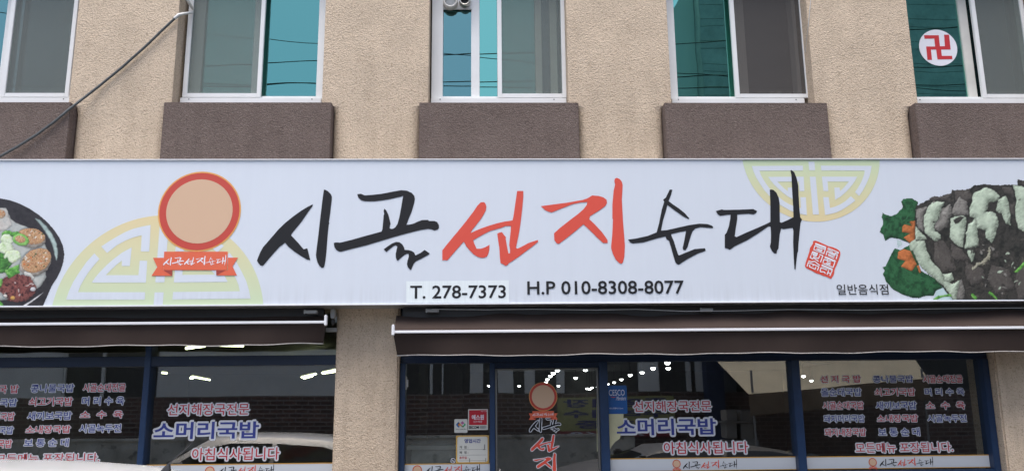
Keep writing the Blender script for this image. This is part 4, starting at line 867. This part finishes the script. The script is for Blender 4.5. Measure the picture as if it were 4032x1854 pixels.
# opening hours card
R = crop_rect(C4, 613, 950, 815, 1097)
e = empty('hours_card', ((R[0]+R[1])/2, YV, R[2]), 'yellow bordered opening hours card with ruled lines left of the glass door', 'notice')
build('card', solid(rounded(R, .006), YV-.004, .003), M['yellow'], e)
build('card_face', MB().flat(rounded(crop_rect(C4, 628, 938, 828, 1088), .016), YV-.0052), M['paper'], e)
text('lettering', '영업시간', crop_rect(C4, 700, 868, 850, 893), YV-.006, M['vblue'], e, .03)
text('lettering', '개  점 :', crop_rect(C4, 650, 740, 921, 950), YV-.006, M['ink'], e, .01)
text('lettering', '폐  점 :', crop_rect(C4, 650, 740, 976, 1004), YV-.006, M['ink'], e, .01)
text('lettering', '휴무일 :', crop_rect(C4, 648, 740, 1030, 1058), YV-.006, M['vred'], e, .02)
for y in (958, 1015, 1072): build('ruled_line', MB().flat(quad(*C4([(645, y)])[0], *C4([(922, y+2.5)])[0], YV), YV-.006), M['pencil'], e)
mb = MB()
for a in ((903,907,911,962),(892,955,912,962),(750,1050,758,1088),(916,1046,922,1084)): mb.flat(quad(*C4([a[:2]])[0], *C4([a[2:]])[0], YV), YV-.0065)
build('marker_strokes', mb, M['pencil'], e)
# no smoking sticker
R = crop_rect(C4, 555, 610, 1050, 1098)
e = empty('no_smoking_sticker', ((R[0]+R[1])/2, YV, R[2]), 'tiny black square sticker with a crossed white ring left of the hours card', 'sticker')
build('card', solid(rounded(R, .003), YV-.002), M['black'], e)
cc = ((R[0]+R[1])/2, (R[2]+R[3])/2); mb = MB()
outline_mb(mb, [[(cc[0]+.019*math.cos(k*math.pi/10), cc[1]+.019*math.sin(k*math.pi/10)) for k in range(20)]], .0018, YV-.003)
outline_mb(mb, [[(cc[0]-.013, cc[1]+.013), (cc[0]+.013, cc[1]-.013)], [(cc[0]-.013, cc[1]-.002), (cc[0]+.012, cc[1]-.002)]], .0018, YV-.0037, closed=False)
build('crossed_ring', mb, M['pwhite'], e)
# white latch boxes on the left jamb of the door bay
X0, X1, Z0, Z1 = crop_rect(C4, 86, 104, 205, 345, YF)
tag(build('door_sensor', MB().box(X0, X1, YF+.02, YF+.05, Z0, Z1).box(X1+.002, X1+.012, YF+.025, YF+.05, Z0+.02, Z1-.03), M['wpipe'], None, bevel=.003), 'slim white contact sensor on the blue frame right of the pillar', 'sensor')
# notices inside, seen past the door's right edge
def poster(name, poly, fn, Y, m, lab, cat, th=.004):
    pts_ = [P(x, y, Y) for x, y in fn(poly)]; a = sum(pts_[i][0]*pts_[(i+1) % len(pts_)][1]-pts_[(i+1) % len(pts_)][0]*pts_[i][1] for i in range(len(pts_)))
    if a < 0: pts_ = pts_[::-1]
    return tag(build(name, solid(pts_, Y, th), m), lab, cat)
def foodmat(n_, c_, k_): return mat(n_, c_[1], .6, vary=.2, vscale=k_)
pm = foodmat('notice_cream', [(.42,.42,.25),(.56,.54,.34)], 3)
poster('torn_notice', [(75,778),(190,770),(190,880),(170,920),(165,950),(130,975),(110,1000),(95,1025),(80,1020)], C6, YV-.0005, pm, 'cream notice with a ragged edge pasted beside the blue mullion right of the door', 'notice')
poster('orange_notice', [(70,745),(190,740),(190,765),(75,770)], C6, YV-.0005, mat('notice_orange', (.60, .28, .14), .6), 'orange strip above the ragged cream notice right of the door', 'notice', .002)
poster('cream_strip', [(812,700),(838,700),(838,1030),(815,1045)], C5, 7.40, pm, 'narrow cream paper strip hanging inside the right edge of the door', 'notice')

# ================================================================== across the street (what the glass mirrors)
def brickmat():
    m = mat('brick_wall', (.10, .055, .045), .9); t = m.node_tree; b = t.nodes['Principled BSDF']; g = t.nodes.new('ShaderNodeNewGeometry'); sx = t.nodes.new('ShaderNodeSeparateXYZ'); cb = t.nodes.new('ShaderNodeCombineXYZ')
    t.links.new(g.outputs['Position'], sx.inputs[0]); t.links.new(sx.outputs[0], cb.inputs[0]); t.links.new(sx.outputs[2], cb.inputs[1])
    br = t.nodes.new('ShaderNodeTexBrick'); br.inputs['Scale'].default_value = 1; br.inputs['Brick Width'].default_value = .30; br.inputs['Row Height'].default_value = .10; br.inputs['Mortar Size'].default_value = .014
    br.inputs['Color1'].default_value = (.17, .10, .08, 1); br.inputs['Color2'].default_value = (.10, .065, .055, 1); br.inputs['Mortar'].default_value = (.27, .24, .21, 1)
    t.links.new(cb.outputs[0], br.inputs[0]); t.links.new(br.outputs[0], b.inputs['Base Color']); return m
bm_ = brickmat()
conc = mat('old_concrete', (.62, .60, .52), .95, vary=.35, vscale=1.6, specks=[(5, .6, (.16, .16, .14), .7)])
lg = mat('plaster_light_grey', (.74, .75, .71), .9, vary=.06, vscale=1)
dsid = mat('dark_siding', (.07, .07, .065), .7, vary=.3, vscale=3, stretch=(12, 1, .2))
YO = -6.0
zc0 = mirX(1500, 1722, YO)[1]; zc1 = mirX(1800, 1551, YO)[1]
ob = empty('brick_house', (0, YO, 0), 'low brick house across the street, seen mirrored in the shop windows', 'house')
build('brick_wall', box(-20, 14, YO-.3, YO, 0, zc1), bm_, ob)
build('dark_front', box(mirX(250, 1500, YO)[0], mirX(2850, 1500, YO)[0], YO-.3, YO-.02, zc1, 4.2), dsid, ob)
build('plaster_front', box(-20, mirX(245, 1500, YO)[0], YO-.3, YO-.01, zc1-.05, 5.0), lg, ob)
build('plaster_front', box(mirX(620, 1500, YO)[0], mirX(1330, 1500, YO)[0], YO-.3, YO-.005, zc1-.02, 5.0), lg, ob)
for a, b in ((1692,1703),(1740,1746),(1850,1902),(1960,2021),(2066,2107),(2190,2222),(2510,2593),(2704,2722),(2740,2784),(252,260),(400,412)):
    build('window_shutter' if b-a > 25 else 'window_frame', box(mirX(a, 1500, YO)[0], mirX(b, 1500, YO)[0], YO-.02, YO+.05, zc1+.01, zc1+1.3), lg, ob)
build('roof', MB().add([(-20, YO+.4, 4.9), (14, YO+.4, 4.9), (14, YO-4, 6.3), (-20, YO-4, 6.3), (-20, YO+.4, 5.05), (14, YO+.4, 5.05), (14, YO-4, 6.45), (-20, YO-4, 6.45)], [(0,1,2,3),(7,6,5,4),(0,4,5,1),(1,5,6,2),(2,6,7,3),(3,7,4,0)]), dsid, ob)
tag(build('yard_wall', MB().box(-20, 3.4, YO+.5, YO+.7, 0, zc0).box(-20, 3.4, YO+.47, YO+.73, zc0, zc0+.06), conc), 'low stained concrete wall across the street, mirrored in the shop windows', 'wall')
# banner on that wall
Yb = YO+.06; bR = [mirX(2195, 1560, Yb), mirX(2651, 1560, Yb), mirX(2400, 1562, Yb), mirX(2400, 1719, Yb)]
bx0, bx1, bz1, bz0 = bR[0][0], bR[1][0], bR[2][1], bR[3][1]
bn = empty('wall_banner', ((bx0+bx1)/2, Yb, bz0), 'yellow banner with blue lettering and a red foot, mirrored in the shop glass', 'banner')
def facing_shop(mb): return mb                  # faces +Y
bh = bz1-bz0
build('banner_cloth', box(bx0, bx1, Yb-.01, Yb, bz0+bh*.16, bz1), mat('banner_yellow', (.44, .44, .19), .7, vary=.15, vscale=2), bn)
build('banner_foot', box(bx0, bx1, Yb-.01, Yb, bz0, bz0+bh*.16), mat('banner_red', (.35, .06, .08), .7), bn)
def btext(body, u0, u1, v0, v1, m):             # lettering readable from the shop side (its left is at +X)
    W, Fc, E_, bb = glyphs(body, .03); X1_, X0_ = bx0+(bx1-bx0)*(1-u0), bx0+(bx1-bx0)*(1-u1)
    Q = [(X1_-(v[0]-bb[0])/(bb[1]-bb[0])*(X1_-X0_), Yb+.003, bz0+bh*(v0+(v[1]-bb[2])/(bb[3]-bb[2])*(v1-v0))) for v in W]
    build('lettering', MB().add(Q, [f[::-1] for f in Fc]), m, bn)
bl = mat('banner_blue', (.05, .05, .22), .7)
btext('중앙시장', .05, .95, .74, .95, bl); btext('수리지수', .05, .95, .48, .68, bl); btext('운행중', .1, .85, .22, .42, bl); btext('7-1868', .25, .9, .02, .14, M['pwhite'])
# blue brick post, tarpaulin stall to the right
pst = mat('post_blue_brick', (.06, .08, .14), .8, vary=.3, vscale=8)
x0, x1 = mirX(2784, 1600, YO+.3)[0], mirX(2850, 1600, YO+.3)[0]
tag(build('gate_post', MB().box(x0, x1, YO+.05, YO+.45, 0, 4.4).box(x0-.04, x1+.04, YO+.01, YO+.49, 4.4, 4.5), pst), 'dark blue tiled gate post across the street, mirrored in the shop glass', 'post')
tp = mat('tarpaulin_tan', (.50, .45, .33), .85, vary=.12, vscale=1.5)
tb = mat('tarpaulin_brown', (.20, .15, .10), .9, vary=.2, vscale=2)
YA = -3.5
stl = empty('market_stall', (3.5, YA, 0), 'stall with a tan tarpaulin roof and boxes across the street, mirrored in the glass', 'stall')
A = [mirX(*q_, YA) for q_ in ((2853,1400),(2916,1552),(3640,1492),(3700,1400))]
mb = MB(); zl = [A[1][1], A[2][1]]
xa, xb = A[1][0], mirX(3600, 1500, YA)[0]
mb.add([(xa, YA+.6, zl[0]), (xb, YA+.6, zl[1]), (xb+.3, YA-1.6, zl[1]+1.5), (xa-.5, YA-1.6, zl[0]+1.3)], [(0, 1, 2, 3)]); build('stall_roof', mb, tp, stl)
n = 40; mb = MB(); vs = []
for i in range(n+1):
    u = i/n; x = xa+(xb-xa)*u; z = zl[0]+(zl[1]-zl[0])*u
    vs += [(x, YA+.61, z), (x, YA+.62, z-.42-.03*abs(math.sin(i*1.1)))]
mb.add(vs, [(2*i, 2*i+1, 2*i+3, 2*i+2) for i in range(n)]); build('stall_valance', mb, tb, stl)
for x in (xa+.1, xb-.1): build('stall_pole', MB().tube([(x, YA+.55, 0), (x, YA+.55, 2.4)], .025, 8), M['grey'], stl)
bxm = mat('carton_grey', (.28, .27, .25), .85, vary=.15, vscale=3)
for (a, b, c, d), lb in zip((((2860,2905,1612,1655)), (2860,2905,1665,1725), (2918,2970,1612,1655), (2918,2970,1668,1730)), ('upper left', 'lower left', 'upper right', 'lower right')):
    p0, p1 = mirX(a, c, YA-.4), mirX(b, d, YA-.4)
    tag(build('carton', box(p0[0], p1[0], YA-.9, YA-.4, p1[1], p0[1]), bxm, None, bevel=.01), lb+' grey carton on the rack under the tan stall roof across the street', 'carton', 'cartons at the stall')
tag(build('rack', MB().box(mirX(2850,1600,YA-.4)[0], mirX(2980,1600,YA-.4)[0], YA-.95, YA-.38, mirX(2900,1664,YA-.4)[1], mirX(2900,1657,YA-.4)[1]).box(mirX(2850,1600,YA-.4)[0], mirX(2980,1600,YA-.4)[0], YA-.95, YA-.38, mirX(2900,1742,YA-.4)[1]-.4, mirX(2900,1732,YA-.4)[1]), M['grey']), 'metal rack holding grey cartons under the tan stall roof', 'rack')
tag(build('dark_shed', MB().box(mirX(2970,1500,YO)[0], 14, YO-1.5, YO-.35, 0, 4.6).box(mirX(2970,1500,YO)[0]-.1, 14.1, YO-1.6, YO-.25, 4.6, 4.7), dsid), 'dark shed behind the market stall, mirrored in the glass', 'shed')
# taller buildings mirrored in the upper right windows
YT = -7.5
def mirU(x, y): return P(x, y, 2*7.44-YT)
xt = mirU(2762, 200)[0]
tw = empty('tall_house', (xt+8, YT, 0), 'taller sided house across the street mirrored in the two right upper windows', 'house')
build('house_wall', box(xt, xt+18, YT-6, YT, 0, 14.5), mat('siding_grey', (.42, .44, .42), .8, vary=.12, vscale=2), tw)
sbm = mat('siding_board_grey', (.42, .44, .42), .8, vary=.2, vscale=3)
for k in range(36):
    z = 6.0+k*.23
    build('siding_board', box(xt+.01, xt+17.9, YT, YT+.015+.008*(k % 3), z, z+.222), sbm, tw)
gb = mat('gable_plaster', (.66, .70, .66), .9)
xg = mirU(2640, 380)[0]
g0 = mirU(2673, 130)
tag(build('gable_house', MB().box(xg-.5, xt-.01, YT-3, YT-.5, 0, g0[1]-.2).add([(xg-.5, YT-.5, g0[1]-.2), (xt-.01, YT-.5, g0[1]-.2), (xt-.01, YT-.5, g0[1]+1.9), (xg-.5, YT-3, g0[1]-.2), (xt-.01, YT-3, g0[1]-.2), (xt-.01, YT-3, g0[1]+1.9)], [(0,1,2),(5,4,3),(0,2,5,3),(1,4,5,2)]), gb), 'pale house with a sloping gable beside the tall sided house, mirrored in the glass', 'house')
# overhead cables mirrored in the upper windows
cabm = mat('cable_black', (.02, .02, .02), .6)
def cable(p, q_, lb, r=.011):
    Yc = -2.0; f = lambda a: P(a[0], a[1], 2*7.44-Yc)
    a, b = f(p), f(q_); dx = b[0]-a[0]; sl_ = (b[1]-a[1])/dx
    pts = [(x, Yc, a[1]+(x-a[0])*sl_+.0012*(x-a[0])*(x-b[0])) for x in [-24+2*k for k in range(25)]]
    tag(build('overhead_cable', MB().tube(pts, r, 6), cabm), lb, 'cable', 'overhead cables mirrored in the upper windows')
cable((1050, 248), (1850, 216), 'uppermost level cable of the overhead bundle across the street')
cable((1050, 334), (1850, 322), 'middle cable of the overhead bundle across the street')
cable((1050, 330), (1850, 341), 'lowest cable of the overhead bundle across the street', .010)
cable((1740, 214), (1860, 224), 'thin cable crossing the overhead bundle at a slight angle', .008)

# ================================================================== white car parked in front of the left window
paint = mat('car_paint_white', (.74, .74, .72), .25, coat=.6)
cglass = mat('car_glass', (.012, .014, .016), .06, spec=.8)
tyre = mat('tyre_rubber', (.02, .02, .02), .8); rim = mat('alloy_rim', (.5, .5, .52), .3, .9)
lampm = mat('car_lamp', (.4, .03, .03), .2, coat=.5); seal_m = mat('door_seal', (.015, .015, .015), .6)
def car(x0, yc, z0, L, flip, label, roofz=1.40, pm=paint):
    """hatchback, nose at -X unless flip; x0 is the rear end"""
    sgn = -1 if not flip else 1
    e = empty('parked_car', (x0+sgn*L/2, yc, z0), label, 'car')
    X = lambda u: x0+sgn*u*L
    top = [(0,.60),(.004,.90),(.012,.99),(.022,1.07),(.045,.85*roofz),(.085,.895*roofz),(.13,.93*roofz),(.20,.965*roofz),(.30,.987*roofz),(.45,roofz),(.55,.985*roofz),(.61,.90*roofz),(.73,1.0),(.80,.95),(.90,.86),(.97,.74),(1,.55)]
    ny = 12; W_ = .86; vs = []
    for u, z in top:
        for k in range(ny+1):
            v = -1+2*k/ny
            hood = .30 < u < .62
            gh = 1 if z < 1.03 else 1-.20*((z-1.0)/(roofz-1.0))**1.0
            plan = 1-.10*(abs(u-.5)*2)**4
            dz = (abs(v)**4)*(.055 if z > 1.03 else .09)
            vs.append((X(u), yc+v*W_*gh*plan, z0+z-dz))
    nb_ = len(top)
    # lower skirt
    low = []
    for u, z in top: 
        for k in (0, ny):
            v = -1 if k == 0 else 1; plan = 1-.10*(abs(u-.5)*2)**4
            low.append((X(u), yc+v*W_*plan, z0+min(z-.1, .95)))
    fs = [(i*(ny+1)+k, i*(ny+1)+k+1, (i+1)*(ny+1)+k+1, (i+1)*(ny+1)+k) for i in range(nb_-1) for k in range(ny)]
    off = len(vs); vs += low
    for i, (u, z) in enumerate(top):
        plan = 1-.10*(abs(u-.5)*2)**4
        for v in (-1, 1): vs.append((X(u), yc+v*W_*plan*.97, z0+.22))
    o2 = off+2*nb_
    for i in range(nb_-1):
        fs += [(i*(ny+1), (i+1)*(ny+1), off+2*(i+1), off+2*i), (i*(ny+1)+ny, off+2*i+1, off+2*(i+1)+1, (i+1)*(ny+1)+ny),
               (off+2*i, off+2*(i+1), o2+2*(i+1), o2+2*i), (off+2*i+1, o2+2*i+1, o2+2*(i+1)+1, off+2*(i+1)+1), (o2+2*i, o2+2*(i+1), o2+2*(i+1)+1, o2+2*i+1)]
    fs += [tuple([k for k in range(ny+1)]+[off+1, o2+1, o2, off]), tuple([(nb_-1)*(ny+1)+ny-k for k in range(ny+1)]+[off+2*(nb_-1), o2+2*(nb_-1), o2+2*(nb_-1)+1, off+2*(nb_-1)+1])]
    build('body', MB().add(vs, fs, True), pm, e)
    def side(name, pts_, m, v, dy):
        out = []
        for u, z in pts_:
            z = 1.0+(z-1.0)*(roofz-1.0)/.385*.97
            gh = 1-.20*(max(0, z-1.0)/(roofz-1.0)); plan = 1-.10*(abs(u-.5)*2)**4
            out.append((X(u), yc+v*(W_*gh*plan+dy), z0+z))
        return build(name, MB().add(out+[(p[0], p[1]-v*.02, p[2]) for p in out], [tuple(range(len(out))), tuple(range(len(out), 2*len(out)))[::-1]]), m, e)
    for v in (-1, 1):
        side('side_window', [(.10,1.0),(.12,1.14),(.20,1.24),(.34,1.28),(.345,.98)], cglass, v, .006)
        side('side_window', [(.36,.98),(.355,1.285),(.48,1.29),(.57,1.22),(.68,.98)], cglass, v, .006)
        for u in (.2, .8):
            cx_ = X(u)
            wmb = MB().lathe((cx_, yc+v*.80, z0+.31), [(.19, -.09), (.28, -.1), (.31, -.07), (.31, .07), (.28, .1), (.19, .09)], 'y', 24)
            wh = build('wheel', wmb, tyre, e)
            build('rim', MB().lathe((cx_, yc+v*.80, z0+.31), [(.001, v*.085), (.06, v*.085), (.19, v*.07), (.195, v*.02)], 'y', 16), rim, wh)
        build('mirror', MB().box(X(.62)-.05, X(.62)+.05, yc+v*.86, yc+v*1.0, z0+.98, z0+1.1), pm, e, bevel=.02)
        build('tail_lamp', MB().box(X(.0)-.02, X(.015)+.04, yc+v*.55, yc+v*.79, z0+.72, z0+.92), lampm, e, bevel=.015)
        build('headlight', MB().box(X(.97)-.04, X(.985)+.02, yc+v*.45, yc+v*.76, z0+.56, z0+.68), rim, e, bevel=.015)
    def surf(u, v):                              # point of the car's skin at u along, v across
        for (u0, z0_), (u1, z1_) in zip(top, top[1:]):
            if u0 <= u <= u1: z = z0_+(z1_-z0_)*(u-u0)/(u1-u0); break
        gh = 1 if z < 1.03 else 1-.20*((z-1.0)/(roofz-1.0)); plan = 1-.10*(abs(u-.5)*2)**4
        return (X(u), yc+v*W_*gh*plan, z0+z-(abs(v)**4)*(.055 if z > 1.03 else .09)+.009)
    def glz(name, ua, ub):
        n_ = 6; vs_ = [surf(ua+(ub-ua)*i/n_, -.86+1.72*k/n_) for i in range(n_+1) for k in range(n_+1)]
        return build(name, MB().add(vs_, [(i*(n_+1)+k, i*(n_+1)+k+1, (i+1)*(n_+1)+k+1, (i+1)*(n_+1)+k) for i in range(n_) for k in range(n_)], True), cglass, e)
    glz('windscreen', .60, .715); glz('rear_window', .024, .044)
    return e
CY_ = 4.35
zroof = P(2016, 900, CY_)[1]
rp = P(300, 1826, CY_-.3)
ROOF = 1.385
cr = car(-1.12, CY_, 0, 3.6, False, 'white parked hatchback with a short roof antenna, its roof at the bottom left', ROOF)
a0 = P(648, 1838, CY_); 
p0 = Vector((a0[0], CY_, a0[1]))
build('antenna_base', MB().add([(p0.x-.025, CY_-.018, p0.z-.03), (p0.x+.03, CY_-.018, p0.z-.03), (p0.x+.03, CY_+.018, p0.z-.03), (p0.x-.025, CY_+.018, p0.z-.03), (p0.x+.008, CY_-.006, p0.z+.012), (p0.x+.026, CY_-.006, p0.z+.018), (p0.x+.026, CY_+.006, p0.z+.018), (p0.x+.008, CY_+.006, p0.z+.012)], [(0,3,2,1),(4,5,6,7),(0,1,5,4),(1,2,6,5),(2,3,7,6),(3,0,4,7)]), M['black'], cr, bevel=.002)
a1 = P(764, 1736, CY_)
build('antenna_rod', MB().tube([(p0.x+.018, CY_, p0.z+.015), (a1[0], CY_, a1[1])], .0035, 6, r2=.0018), M['black'], cr)
car(3.95, 4.15, 0, 3.6, False, 'low grey car parked in front of the right windows, seen only mirrored in the glass', 1.20, mat('car_paint_grey', (.07, .072, .075), .45))
